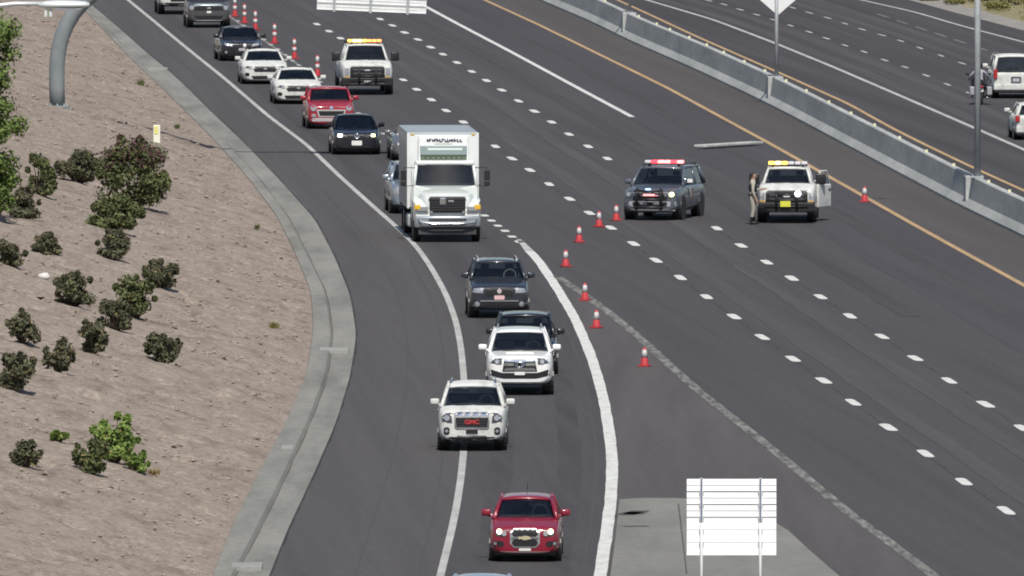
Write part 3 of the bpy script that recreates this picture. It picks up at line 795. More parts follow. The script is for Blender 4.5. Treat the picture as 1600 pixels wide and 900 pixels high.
# --- black SUV hidden behind it
c = Car("suv_car", "black SUV mostly hidden behind the white off road SUV", 821, 584, ramp_head(584), V(SUV, L=4.7, W=1.90, H=1.72, wt=.72), P_BLACK, "car", GRP)
c.rect("grille", -.45, .45, .6, .9, M_BLACK, .02); c.rect("headlight", .52, .85, .78, .93, M_LENS, .016, mirror=True); c.rect("plate", -.15, .15, .45, .55, M_PLATE, .03)

# --- dark slate SUV
c = Car("suv_car", "dark slate SUV with pale headlights in front of the box truck", 779, 496, ramp_head(496, .01), V(SUV, L=4.62, W=1.90, H=1.76, zhf=1.04, zcowl=1.20, zbelt=1.18, gc=.28, lean=.5), P_DGREY, "car", GRP)
c.patch("grille", [(-.42, .72), (.42, .72), (.46, .96), (-.46, .96)], M_BLACK, .016)
c.patch("headlight", [(.50, .80), (.86, .82), (.88, .94), (.52, .97)], M_LENS, .016, mirror=True)
c.rect("emblem", -.07, .07, .78, .95, mat("badge_pale", (.62, .52, .54), .3, .5), .035, cut=.06); c.rect("plate", -.16, .16, .60, .73, mat("plate_pink", (.66, .42, .44), .5), .04)
c.rect("lower_grille", -.55, .55, .40, .52, M_BLACK, .014); c.rect("bumper_trim", -.60, .60, .545, .575, mat("satin_silver", (.42, .42, .44), .35, .6), .02)
c.disc("fog_lamp", .70, .46, .085, M_LENS, .03, mirror=True)
c.rails(M_GALV); c.steering(1, mat("wheel_reflection_pale", (.30, .30, .29), .5))  # steering wheel's pale colour paints in a reflection

# ------------------------------------------------------------------ box truck
def box_truck():
    g = G(697, 377); hd = ramp_head(377, .0)
    fa = 1.15
    R = empty("box_truck", (g.x + 0, g.y, 0), hd)     # origin under the front axle
    tag(R, "white refrigerated box truck leading the queue round the ramp curve", "truck", GRP)
    WP = paint("truck_white", (.66, .70, .68)); W = 2.42
    BOXW = mat("box_aluminium", (.36, .40, .42), .45, .3, noise=.06, nscale=1.5)
    y0 = -fa                                            # nose
    # hood
    st = [(-.98, .62, 1.52, .78), (-.90, .78, 1.60, .70), (-.5, .92, 1.70, .68), (0.1, 1.0, 1.78, .68), (.55, 1.04, 1.84, .68)]
    Vv = []; F = []
    for yy, hw, zt, zb in st:
        half = [(0, zb), (hw * .95, zb), (hw, zb + .3), (hw, zt - .18), (hw * .86, zt - .02), (hw * .4, zt + .02), (0, zt + .03)]
        ring_ = half + [(-x, z) for x, z in half[-2:0:-1]]
        Vv += [(x, yy, z) for x, z in ring_]
    n = 12
    for i in range(len(st) - 1):
        for k in range(n): F.append((i*n+k, i*n+(k+1) % n, (i+1)*n+(k+1) % n, (i+1)*n+k))
    F.append(tuple(range(n - 1, -1, -1))); F.append(tuple(range((len(st)-1)*n, len(st)*n)))
    o = mesh_obj("hood", Vv, F, WP, R, True); m = o.modifiers.new("s", 'SUBSURF'); m.levels = m.render_levels = 1
    # fenders
    for sg in (-1, 1):
        prof = [(-1.0, .72), (-.98, 1.10), (-.80, 1.36), (-.45, 1.50), (.0, 1.54), (.42, 1.44), (.62, 1.16), (.66, .72)]
        inner = [(.50, .72), (.44, .95), (.26, 1.12), (0, 1.18), (-.30, 1.13), (-.48, .98), (-.55, .72)]
        poly = prof + inner
        N = len(poly)
        xs = (sg * .60, sg * 1.19)
        Vv = [(xs[0], a, b) for a, b in poly] + [(xs[1] - sg * (.10 if a < -.7 else .02), a, b - .05 * (b > 1.2)) for a, b in poly]
        bm = bmesh.new(); vs = [bm.verts.new(v) for v in Vv]
        bm.faces.new(vs[:N]); bm.faces.new(vs[N:][::-1])
        for i in range(N): bm.faces.new((vs[i], vs[(i + 1) % N], vs[N + (i + 1) % N], vs[N + i]))
        bmesh.ops.triangulate(bm, faces=[f for f in bm.faces if len(f.verts) > 4])
        o = bm_obj("fender", bm, WP, R); mb = o.modifiers.new("b", 'BEVEL'); mb.width = .05; mb.segments = 2
        # lamps
        box("headlight", (sg * .86, -1.0, 1.16), (.40, .16, .17), M_LENS, R, .03)
        box("turn_lamp", (sg * 1.03, -.99, 1.22), (.22, .20, .17), AMBER_LENS, R, .03)
        box("fog_lamp", (sg * .55, -1.03, 1.06), (.10, .08, .10), M_LENS, R, .02)
    # grille
    box("grille", (0, -1.0, 1.30), (1.24, .14, .54), M_BLACK, R, .05)
    for k in range(5): box("grille_bar", (0, -1.075, 1.12 + k * .09), (1.10, .02, .022), mat("dark_chrome", (.12, .12, .13), .3, .8), R)
    bm = bmesh.new(); add_box(bm, (-.16, -1.085, 1.42), (.22, .04, .26), .04); add_box(bm, (.12, -1.085, 1.42), (.20, .03, .08), .02); bm_obj("emblem", bm, M_CHROME, R)
    box("grille_surround", (0, -1.0, 1.60), (1.30, .12, .06), WP, R, .02)
    # bumper
    bm = bmesh.new(); add_box(bm, (0, -1.08, .72), (2.30, .20, .40), .07)
    for v in bm.verts: v.co.y += .16 * (abs(v.co.x) / 1.2) ** 3
    bm_obj("bumper", bm, mat("bumper_grey", (.34, .37, .40), .3, .6), R, True)
    bm = bmesh.new(); add_tube(bm, [(-1.02, -1.02, .80), (-.92, -1.16, .70), (-.5, -1.20, .655), (.5, -1.20, .655), (.92, -1.16, .70), (1.02, -1.02, .80)], .035, 6); bm_obj("bumper_trim", bm, M_CHROME, R, True)
    box("bumper_slot", (0, -1.17, .79), (1.3, .06, .07), M_BLACK, R, .02)
    box("air_dam", (0, -.95, .40), (2.0, .06, .26), mat("air_dam", (.045, .045, .05), .7), R, .02)
    # cab
    bm = bmesh.new()
    rings = []
    for yy, wd, zb, zt in ((.50, 1.10, .75, 1.85), (.56, 1.12, .75, 1.90), (2.05, 1.12, .75, 1.90), (2.1, 1.10, .75, 1.88)):
        rings.append([bm.verts.new(p) for p in ((-wd, yy, zb), (wd, yy, zb), (wd, yy, zt), (-wd, yy, zt))])
    for a, b in zip(rings, rings[1:]):
        for k in range(4): bm.faces.new((a[k], a[(k+1) % 4], b[(k+1) % 4], b[k]))
    bm.faces.new(rings[0][::-1]); bm.faces.new(rings[-1])
    bm_obj("cab", bm, WP, R)
    rf = box("cab_roof", (0, 1.45, 2.66), (2.02, 1.36, .16), WP, R, .06, smooth=True)
    def pan(name, q, bowy, mt, nx=6):
        Vv = []; F = []
        for j in range(3):
            for i in range(nx + 1):
                a, c2 = i / nx, j / 2
                p = (Vector(q[0]) * (1-a) + Vector(q[1]) * a) * (1-c2) + (Vector(q[2]) * (1-a) + Vector(q[3]) * a) * c2
                Vv.append(p + Vector((0, bowy * (1 - (2*a-1)**2), 0)))
        for j in range(2):
            for i in range(nx): k = j*(nx+1)+i; F.append((k, k+1, k+nx+2, k+nx+1))
        return mesh_obj(name, Vv, F, mt, R, True)
    pan("windshield", ((-1.02, .56, 1.88), (1.02, .56, 1.88), (-.93, .86, 2.62), (.93, .86, 2.62)), -.16, M_GLASS)
    for sg in (-1, 1):
        pan("side_window", ((sg*1.10, .62, 1.90), (sg*1.10, 1.9, 1.90), (sg*1.0, .90, 2.60), (sg*1.0, 1.9, 2.60)), 0, M_GLASS, 2)
        tube("pillar", [(sg*1.08, .54, 1.86), (sg*.98, .86, 2.62)], .055, WP, R, 6)
        box("pillar", (sg*1.04, 2.0, 2.25), (.10, .2, .75), WP, R, .02)
    box("cab_back", (0, 2.06, 2.25), (1.98, .06, .72), M_DARKINT, R)
    box("dashboard", (0, .95, 1.90), (1.9, .5, .12), M_DARKINT, R, .03)
    for sg in (-1, 1):
        bm = bmesh.new(); add_box(bm, (sg*.52, 1.6, 2.05), (.5, .16, .62), .06); bm_obj("seat", bm, M_SEAT, R, True)
    # mirrors
    for sg in (-1, 1):
        bm = bmesh.new()
        add_tube(bm, [(sg*1.10, .72, 1.90), (sg*1.42, .55, 1.86), (sg*1.42, .55, 2.52), (sg*1.05, .80, 2.50)], .018, 5)
        bm_obj("mirror_bracket", bm, M_BLACK, R)
        mo = box("mirror", (sg*1.44, .56, 2.26), (.20, .10, .36), M_BLACK, R, .03); box("mirror", (sg*1.44, .56, 1.98), (.20, .10, .18), M_BLACK, R, .03)
    # cargo box
    b0, b1, bt, bb = 2.32, 9.1, 3.66, 1.02
    box("cargo_box", (0, (b0 + b1) / 2, (bt + bb) / 2), (2.44, b1 - b0, bt - bb), BOXW, R, .03)
    WF = paint("box_white", (.70, .73, .73))
    box("front_wall", (0, b0 - .015, (bt + bb) / 2 - .01), (2.34, .05, bt - bb - .14), WF, R, .02)
    for sg in (-1, 1):
        box("corner_post", (sg*1.20, b0 + .02, (bt+bb)/2), (.09, .10, bt - bb - .02), WF, R, .03)
        for k in range(9):
            box("side_rib", (sg*1.222, b0 + .6 + k*.7, (bt+bb)/2), (.012, .04, bt - bb - .2), BOXW, R)
        box("marker_lamp", (sg*1.05, b0 - .05, bt - .06), (.12, .03, .05), AMBER_LENS, R)
    # refrigeration unit
    RU = paint("unit_white", (.76, .79, .78)); RG = mat("unit_band", (.22, .28, .28), .5)
    u = box("cooling_unit", (0, b0 - .26, 3.12), (1.74, .42, .90), RU, R, .08, smooth=False)
    box("unit_band", (0, b0 - .475, 3.06), (1.62, .03, .30), RG, u, .01)
    box("unit_strip", (.05, b0 - .492, 3.10), (1.2, .02, .08), mat("unit_pale", (.58, .64, .62), .5), u, .01)
    bm = bmesh.new(); add_box(bm, (0, b0 - .48, 2.80), (1.60, .03, .22), .01); bm_obj("unit_grille", bm, mat("unit_dark_green", (.05, .075, .055), .6), u)
    for k in range(9): box("unit_louvre", (-.72 + k*.18, b0 - .50, 2.80), (.10, .015, .05), mat("unit_olive", (.15, .19, .12), .6), u)
    # two words of dark lettering, too blurred to read: strokes of uneven height
    LT = mat("lettering_dark", (.03, .025, .06), .6)
    xx = -.56
    rl = random.Random(3)
    while xx < .60:
        wd = rl.uniform(.05, .085)
        if not -.02 < xx < .02:
            z1 = rl.uniform(.085, .12)
            bm = bmesh.new(); add_box(bm, (xx, b0 - .476, 3.40), (.040, .012, z1)); add_box(bm, (xx + .03, b0 - .476, 3.40 + rl.choice((-.04, 0, .04))), (.06, .012, .05))
            bm_obj("letter", bm, LT, u)
        xx += wd + .022
    box("under_strip", (0, b0 - .475, 3.285), (.62, .012, .035), mat("unit_pale2", (.42, .47, .40), .5), u)
    # chassis and wheels
    box("chassis", (0, 3.8, .72), (.95, 9.2, .34), M_BLACK, R)
    box("fuel_tank", (-.98, 2.9, .62), (.50, 1.3, .45), M_GALV, R, .1)
    t, rm = wheel_meshes(.49, .28)
    for sg in (-1, 1):
        for (ya, x) in ((0.0, 1.02), (6.6, 1.03), (6.6, .72)):
            wo = shared("wheel", t, R, (sg * x, ya, .49)); shared("rim", rm, wo)
        box("mud_flap", (sg*.9, 7.3, .5), (.6, .02, .7), M_BLACK, R)
    box("inner_wheel_arch", (0, .05, .95), (2.1, 1.0, .5), M_BLACK, R)
box_truck()

# --- silver blue SUV peeping out behind the truck, grey sedan beyond it
c = Car("suv_car", "silver blue SUV peeping out behind the left side of the box truck", 649, 333, ramp_head(333), V(SUV, L=4.7, W=1.88, H=1.80, zhf=1.05, zcowl=1.18, zbelt=1.16), P_SILVER, "car", GRP)
c.rect("grille", -.45, .45, .6, .92, M_BLACK, .02); c.rect("headlight", .56, .86, .70, .94, M_LENS, .016, mirror=True, cut=.06); c.rect("lower_grille", -.6, .6, .36, .5, M_BLACK, .014); c.visor(-1, M_PLATE)
c = Car("sedan_car", "grey sedan almost hidden between the box truck and the dark sedan", 647, 251, ramp_head(251, .0), V(SEDAN, H=1.28, wt=.5, wb=.70), P_GREY, "car", GRP)
c.rect("grille", -.40, .40, .5, .7, M_BLACK, .02); c.rect("headlight", .50, .82, .60, .74, M_LENS, .016, mirror=True)

# --- dark sedan with lit daytime lamps
c = Car("sedan_car", "dark navy sedan with round badge, white plate and lit lamps", 556, 241, ramp_head(241, 0), V(SEDAN, L=4.5, W=1.88, H=1.52, zhf=.86, zcowl=1.03, zbelt=1.03, wt=.68), P_NAVY, "car", GRP)
c.rect("grille", -.46, .46, .66, .80, M_BLACK, .016); c.ring("emblem", 0, .73, .095, .02, M_CHROME, 1, .04); c.disc("emblem", 0, .73, .08, M_LENS, .025)
c.rect("headlight", .52, .84, .66, .84, M_LENSD, .014, mirror=True, cut=.05)
c.rect("headlight_bulb", .56, .72, .71, .82, HEAD_ON_YEL, .03); c.rect("headlight_bulb", -.74, -.56, .71, .82, HEAD_ON_W, .03)
c.rect("plate", -.20, .20, .38, .56, M_PLATE, .03); c.rect("lower_grille", -.6, .6, .28, .37, M_BLACK, .014)

# --- red boxy car
c = Car("hatchback_car", "boxy bright red car with pale grille surround behind dark navy sedan", 516, 201, ramp_head(201, .01), V(HATCH, L=4.1, W=1.96, H=1.66, zhf=1.0, zcowl=1.14, zbelt=1.12, blunt=.7, lean=.4, wt=.74), P_RED2, "car", GRP)
TR = mat("trim_pale", (.50, .47, .47), .4, .3)
c.patch("grille_frame", [(-.52, .50), (.52, .50), (.60, .80), (-.60, .80)], TR, .014); c.patch("grille", [(-.46, .56), (.46, .56), (.52, .74), (-.52, .74)], M_BLACK, .03)
c.disc("headlight", .72, .86, .12, M_LENS, .02, mirror=True); c.rect("lower_bumper", -.80, .80, .32, .46, TR, .014, cut=.06); c.disc("emblem", 0, .88, .07, M_CHROME, .03); c.rect("fog_lamp", .62, .80, .50, .62, M_LENS, .02, mirror=True)
c.visor(-1, M_LENS)

# --- two white coupes
def coupe(label, u, v, ex):
    c = Car("coupe_car", label, u, v, ramp_head(v, ex), V(COUPE, W=2.06, H=1.47, L=4.85, lean=.5), P_WHITE, "car", GRP)
    c.patch("grille", [(-.44, .56), (.44, .56), (.52, .68), (.46, .79), (-.46, .79), (-.52, .68)], M_BLACK, .018)
    c.rect("emblem", -.06, .08, .66, .71, M_CHROME, .03)
    c.patch("headlight", [(.56, .68), (.90, .72), (.92, .82), (.58, .79)], M_LENSD, .014, mirror=True); c.disc("headlight_bulb", .66, .735, .05, M_LENS, .025, mirror=True)
    c.patch("lower_grille", [(-.52, .25), (.52, .25), (.60, .38), (-.60, .38)], M_BLACK, .016)
    c.rect("fog_recess", .68, .88, .36, .52, M_BLACK, .014, mirror=True, cut=.05)
    return c
coupe("white coupe directly behind the boxy red car", 465, 162, 0)
coupe("white coupe between the other white coupe and the black sedan", 413, 131, 0)

# --- black sedan, yawed
c = Car("sedan_car", "black sedan with slanted pale headlights next to the upper cones", 376, 95, ramp_head(95, .03), V(SEDAN, L=4.6, W=1.98, H=1.52, zhf=.86, zcowl=1.02, zbelt=1.02), P_BLACK, "car", GRP)
c.patch("grille", [(-.30, .36), (.30, .36), (.38, .66), (-.38, .66)], M_BLACK, .016); c.patch("headlight", [(.42, .66), (.86, .76), (.88, .86), (.50, .80)], M_LENS, .016, mirror=True)
c.rect("plate", -.15, .15, .48, .60, mat("plate_dull", (.40, .38, .42), .5), .03); c.disc("fog_lamp", .72, .42, .06, M_LENS, .03, mirror=True); c.rect("emblem", .05, .19, .64, .80, TR, .03)

# --- grey SUV at the top
c = Car("suv_car", "dark grey SUV with round white headlamps cut off by the top edge", 325, 43, ramp_head(43, 0), V(SUV, L=4.7, W=2.10, H=1.85, zhf=1.18, zcowl=1.30, zbelt=1.28, blunt=.6, lean=.4, gc=.30), paint("graphite", (.085, .085, .09), .35, .4), "car", GRP)
c.rect("grille", -.70, .70, .86, 1.06, M_BLACK, .016); c.disc("headlight", .82, .98, .115, HEAD_ON_W if False else M_LENS, .02, mirror=True); c.rect("emblem", -.08, .10, .93, 1.0, M_CHROME, .03)
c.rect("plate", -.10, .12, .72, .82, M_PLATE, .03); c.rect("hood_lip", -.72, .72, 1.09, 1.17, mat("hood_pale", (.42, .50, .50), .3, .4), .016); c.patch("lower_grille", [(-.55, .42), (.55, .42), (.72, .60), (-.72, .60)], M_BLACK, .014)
c.rect("skid_plate", -.72, .72, .33, .39, M_GALV, .014)
# --- white pickup at the very top
c = Car("pickup_truck", "white pickup with black grille at the top edge behind grey SUV", 281, 22, ramp_head(22, 0), V(PICK, W=2.2), P_WHITE, "truck", GRP)
c.patch("grille", [(-.50, .66), (.58, .66), (.54, 1.06), (-.46, 1.06)], M_BLACK, .018); c.rect("headlight", .74, .98, .90, 1.10, M_LENS, .018, mirror=True); c.rect("lower_bumper", -.95, .95, .44, .60, M_BLACK, .02); c.rect("grille_bar", -.62, .62, .84, .90, M_CHROME, .03)
# --- roof of the car at the very bottom
c = Car("sedan_car", "pale blue car at the bottom edge showing only its roof", 748, 1009, ramp_head(1009, -.02), V(SEDAN, H=1.50), paint("pale_blue", (.36, .42, .52), .35, .4), "car", GRP)
c.rect("headlight", .5, .82, .58, .72, M_LENS, .016, mirror=True); c.rect("grille", -.4, .4, .45, .65, M_BLACK, .016)

# ------------------------------------------------------------------ emergency vehicles
def light_bar(R, y, z, wid, cols, name="light_bar"):
    o = box(name, (0, y, z), (wid, .30, .05), M_BLACK, R, .015)
    n = len(cols); sgw = wid / n
    for k, m in enumerate(cols):
        box("light_module", (-wid/2 + sgw * (k + .5), y, z + .08), (sgw * .9, .28, .11), m, o, .03)
    for sg in (-1, 1): box("bar_foot", (sg * wid * .38, y, z - .06), (.08, .2, .09), M_BLACK, o)
    return o
E_AMB = mat("light_amber_lit", (.9, .5, .08), .3, emit=(1, .50, .07), estr=3.2)
E_AMB2 = mat("light_orange_lit", (.9, .3, .08), .3, emit=(1, .26, .07), estr=2.4)
E_YEL = mat("light_yellow_lit", (.9, .8, .2), .3, emit=(1, .78, .22), estr=4.0)
E_RED = mat("light_red_lit", (.8, .05, .06), .3, emit=(1, .05, .08), estr=2.2)
E_RED2 = mat("light_red_bright", (.8, .2, .2), .3, emit=(1, .22, .22), estr=3.0)
E_BLUE = mat("light_blue_lit", (.3, .5, .9), .3, emit=(.25, .5, 1), estr=4.5)
CLEAR = mat("light_clear", (.62, .62, .66), .2, coat=.5)
E_WHITE = mat("light_white_lit", (.9, .9, .9), .3, emit=(.95, .9, 1), estr=5)
def super_duty(name, label, u, v, hd, tow):
    c = Car(name, label, u, v, hd, V(PICK, mirror=1.5, mirrormat=M_BLACK, mirrortall=1.5, lean=.3, W=2.08 if not tow else 2.26, H=1.94 if not tow else 2.14, gc=.45 if not tow else .5, L=6.1 if not tow else 6.6, zcowl=1.36 if not tow else 1.44, zhf=1.24 if not tow else 1.32, zbelt=1.34 if not tow else 1.42), P_WHITE, "truck")
    k = 0 if not tow else .07
    c.rect("grille", -.74, .74, .66, 1.15 + k, M_BLACK, .018, cut=.06)
    for z in (.86, 1.02): c.rect("grille_bar", -.60, .60, z + k - .03, z + k + .03, mat("grille_steel", (.16, .16, .17), .35, .7), .03)
    c.rect("emblem", -.13, .13, .93 + k, 1.02 + k, CLEAR, .04, cut=.04)
    c.rect("headlight", .78, .97, .82, 1.08 + k, M_LENS, .016, mirror=True); c.rect("turn_lamp", .76, .96, .74, .80, AMBER_LENS, .02, mirror=True)
    bm = bmesh.new(); add_box(bm, (0, c.yf - .06, .58), (c.W * .97, .22, .36), .05); bm_obj("bumper", bm, M_BLACK, c.root)
    # push bar
    bm = bmesh.new()
    for sg in (-1, 1): add_tube(bm, [(sg * .36, c.yf - .18, .48), (sg * .36, c.yf - .24, .95), (sg * .34, c.yf - .16, 1.08)], .045, 6)
    for z in (.60, .82, 1.02): add_tube(bm, [(-.75 if z < .9 else -.4, c.yf - .18, z), (.75 if z < .9 else .4, c.yf - .18, z)], .04, 6)
    bm_obj("push_bar", bm, M_BLACK, c.root, True)
    return c
c = super_duty("tow_truck", "white tow truck with full width amber light bar beside the upper cones", 572, 147, .5 * (LINE_A.heading(G(0, 147).y) + RIGHTLINE.heading(G(0, 147).y)), True)
light_bar(c.root, c.yf + .40 * c.L, c.H + .02, 1.46, [E_AMB, E_YEL, E_YEL, E_AMB, E_AMB2, E_AMB2, E_AMB2])
box("flat_bed", (0, c.yf + 5.2, 1.25), (2.30, 3.0, .16), M_GALV, c.root, .02); box("headboard", (0, c.yf + 4.35, 1.75), (1.6, .08, .9), M_BLACK, c.root, .02)
c.rect("plate", -.16, .16, .52, .62, M_PLATE, .3); box("bumper_step", (0, c.yf - .12, .52), (1.5, .1, .10), M_GALV, c.root, .03)

c = super_duty("pickup_truck", "white roadside assistance pickup with amber light bar and yellow plate", 1230, 347, -.035, False)
light_bar(c.root, c.yf + .40 * c.L, c.H + .02, 1.40, [E_AMB, E_YEL, E_AMB, CLEAR, CLEAR, CLEAR])
box("plate", (-.04, c.yf - .26, .70), (.36, .02, .20), mat("plate_yellow", (.62, .62, .06), .5), c.root, .005)
bm = bmesh.new(); add_lathe(bm, [(.09, 0), (.11, .03), (.09, .06)], 14, 'z'); o = bm_obj("work_lamp", bm, E_WHITE, c.root, True); o.location = (.40, c.yf - .25, 1.06); o.rotation_euler = (PI / 2, 0, 0)
# the driver's door stands ajar
dl = 1.05
yy0 = c.yf + c.P["cowl"] * c.L + .10
bm = bmesh.new(); add_box(bm, (0, dl / 2, .90), (.10, dl, .80), .03)
me = bpy.data.meshes.new("door"); bm.to_mesh(me); bm.free(); me.materials.append(P_WHITE)
ho = shared("door", me, c.root, (c.W / 2 + .02, yy0, 0), (0, 0, -math.radians(24)))
mesh_obj("door_window", [(0, .12, 1.31), (0, dl - .04, 1.31), (-.10, dl - .10, 1.74), (-.10, .45, 1.74)], [(0, 1, 2, 3)], M_GLASS, ho)
tube("door_frame", [(0, .06, 1.29), (-.10, .42, 1.77), (-.10, dl - .08, 1.77), (0, dl - .02, 1.29)], .03, P_WHITE, ho, 6)
box("handle", (.06, dl - .16, 1.12), (.03, .16, .04), M_BLACK, ho)

# police SUV
c = Car("police_suv", "grey police SUV with red roof lights and black push bar", 1024, 343, -.215, V(SUV, L=5.15, W=2.06, H=1.86, zhf=1.10, zcowl=1.22, zbelt=1.20, gc=.30, wr=.40, blunt=.7, lean=.4, deck=.965, rr=.92, wt=.73), P_POL, "police car")
c.rect("grille", -.62, .62, .72, 1.04, M_BLACK, .016); c.rect("grille_bar", -.60, .60, .86, .91, M_CHROME, .028)
c.patch("headlight", [(.66, .80), (.94, .82), (.94, 1.04), (.66, 1.06)], M_LENSD, .016, mirror=True); c.disc("headlight_bulb", .78, .93, .085, HEAD_ON_YEL, .03); c.disc("headlight_bulb", -.78, .93, .085, M_LENS, .03)
c.rect("bumper", -.96, .96, .50, .68, mat("bumper_silver", (.52, .54, .58), .3, .5), .02, cut=.05); c.rect("lower_grille", -.62, .62, .52, .66, M_BLACK, .03)
c.rect("fog_lamp", .10, .36, .55, .64, M_LENS, .04); c.rect("fog_lamp", -.36, -.10, .55, .64, M_LENS, .04); c.rect("skid_plate", -.90, .90, .34, .40, mat("satin_silver", (.42, .42, .44), .35, .6), .02)
bm = bmesh.new()
for sg in (-1, 1):
    add_tube(bm, [(sg*.44, c.yf - .16, .40), (sg*.44, c.yf - .24, .95), (sg*.42, c.yf - .14, 1.14)], .05, 6)
for z in (.48, .76, 1.06): add_tube(bm, [(-.52, c.yf - .20, z), (.52, c.yf - .20, z)], .042, 6)
bm_obj("push_bar", bm, M_BLACK, c.root, True)
box("grille_light", (0.02, c.yf - .26, .92), (.42, .05, .07), mat("light_pink_lit", (.8, .3, .3), .3, emit=(1, .3, .3), estr=1.4), c.root, .01)
lathe("hood_light", [(.0, -.03), (.10, -.02), (.10, .02), (.0, .03)], E_BLUE, c.root, 14, 'z').location = (-.02, c.yf - .22, 1.12)
c.root.children[-1].rotation_euler = (PI/2, 0, 0)
light_bar(c.root, c.yf + .49 * c.L, c.H + .05, 1.40, [CLEAR, E_RED, E_RED2, E_RED2, E_RED, E_RED2])
lathe("spot_lamp", [(.05, -.08), (.09, .0), (.09, .05)], M_CHROME, c.root, 12, 'z').location = (.98, c.yf + 1.42, 1.40)
c.root.children[-1].rotation_euler = (PI/2, 0, 0)
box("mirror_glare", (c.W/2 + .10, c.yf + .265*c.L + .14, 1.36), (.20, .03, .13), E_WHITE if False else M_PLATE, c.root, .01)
box("door_decal", (c.W/2 + .006, c.yf + 2.1, .93), (.012, .34, .34), mat("decal_pale", (.42, .42, .42), .4), c.root, .002)
box("door_decal", (c.W/2 + .006, c.yf + 2.5, .93), (.012, .22, .30), mat("decal_copper", (.22, .15, .12), .4), c.root, .002)
c.rails(M_BLACK)

# far side: white SUV seen from behind
c = Car("suv_car", "white SUV seen from behind on the far carriageway", 1577, 149, math.pi + .03, V(SUV, L=4.8, W=1.95, H=1.85, zhf=1.05, zcowl=1.2, zbelt=1.2, wt=.76, rr=.95, deck=.985, ztail=1.15), P_WHITE, "car")
yb = c.yf + c.L
box("tail_lamp", (-.82, yb - .02, 1.05), (.16, .14, .40), mat("tail_red", (.35, .02, .02), .3, coat=.5), c.root, .03); box("tail_lamp", (.82, yb - .02, 1.05), (.16, .14, .40), MATS["tail_red"], c.root, .03)
box("rear_bumper", (0, yb + .03, .50), (1.80, .18, .26), P_WHITE, c.root, .05); box("lower_bumper", (0, yb + .02, .33), (1.7, .16, .14), M_BLACK, c.root, .03)
box("plate_recess", (-.05, yb + .035, .82), (.42, .05, .22), M_BLACK, c.root, .01); box("plate", (-.05, yb + .065, .80), (.30, .015, .14), mat("plate_dull", (.40, .38, .42), .5), c.root)
box("rear_wiper", (0.1, yb - .02, 1.28), (.5, .03, .03), M_BLACK, c.root)

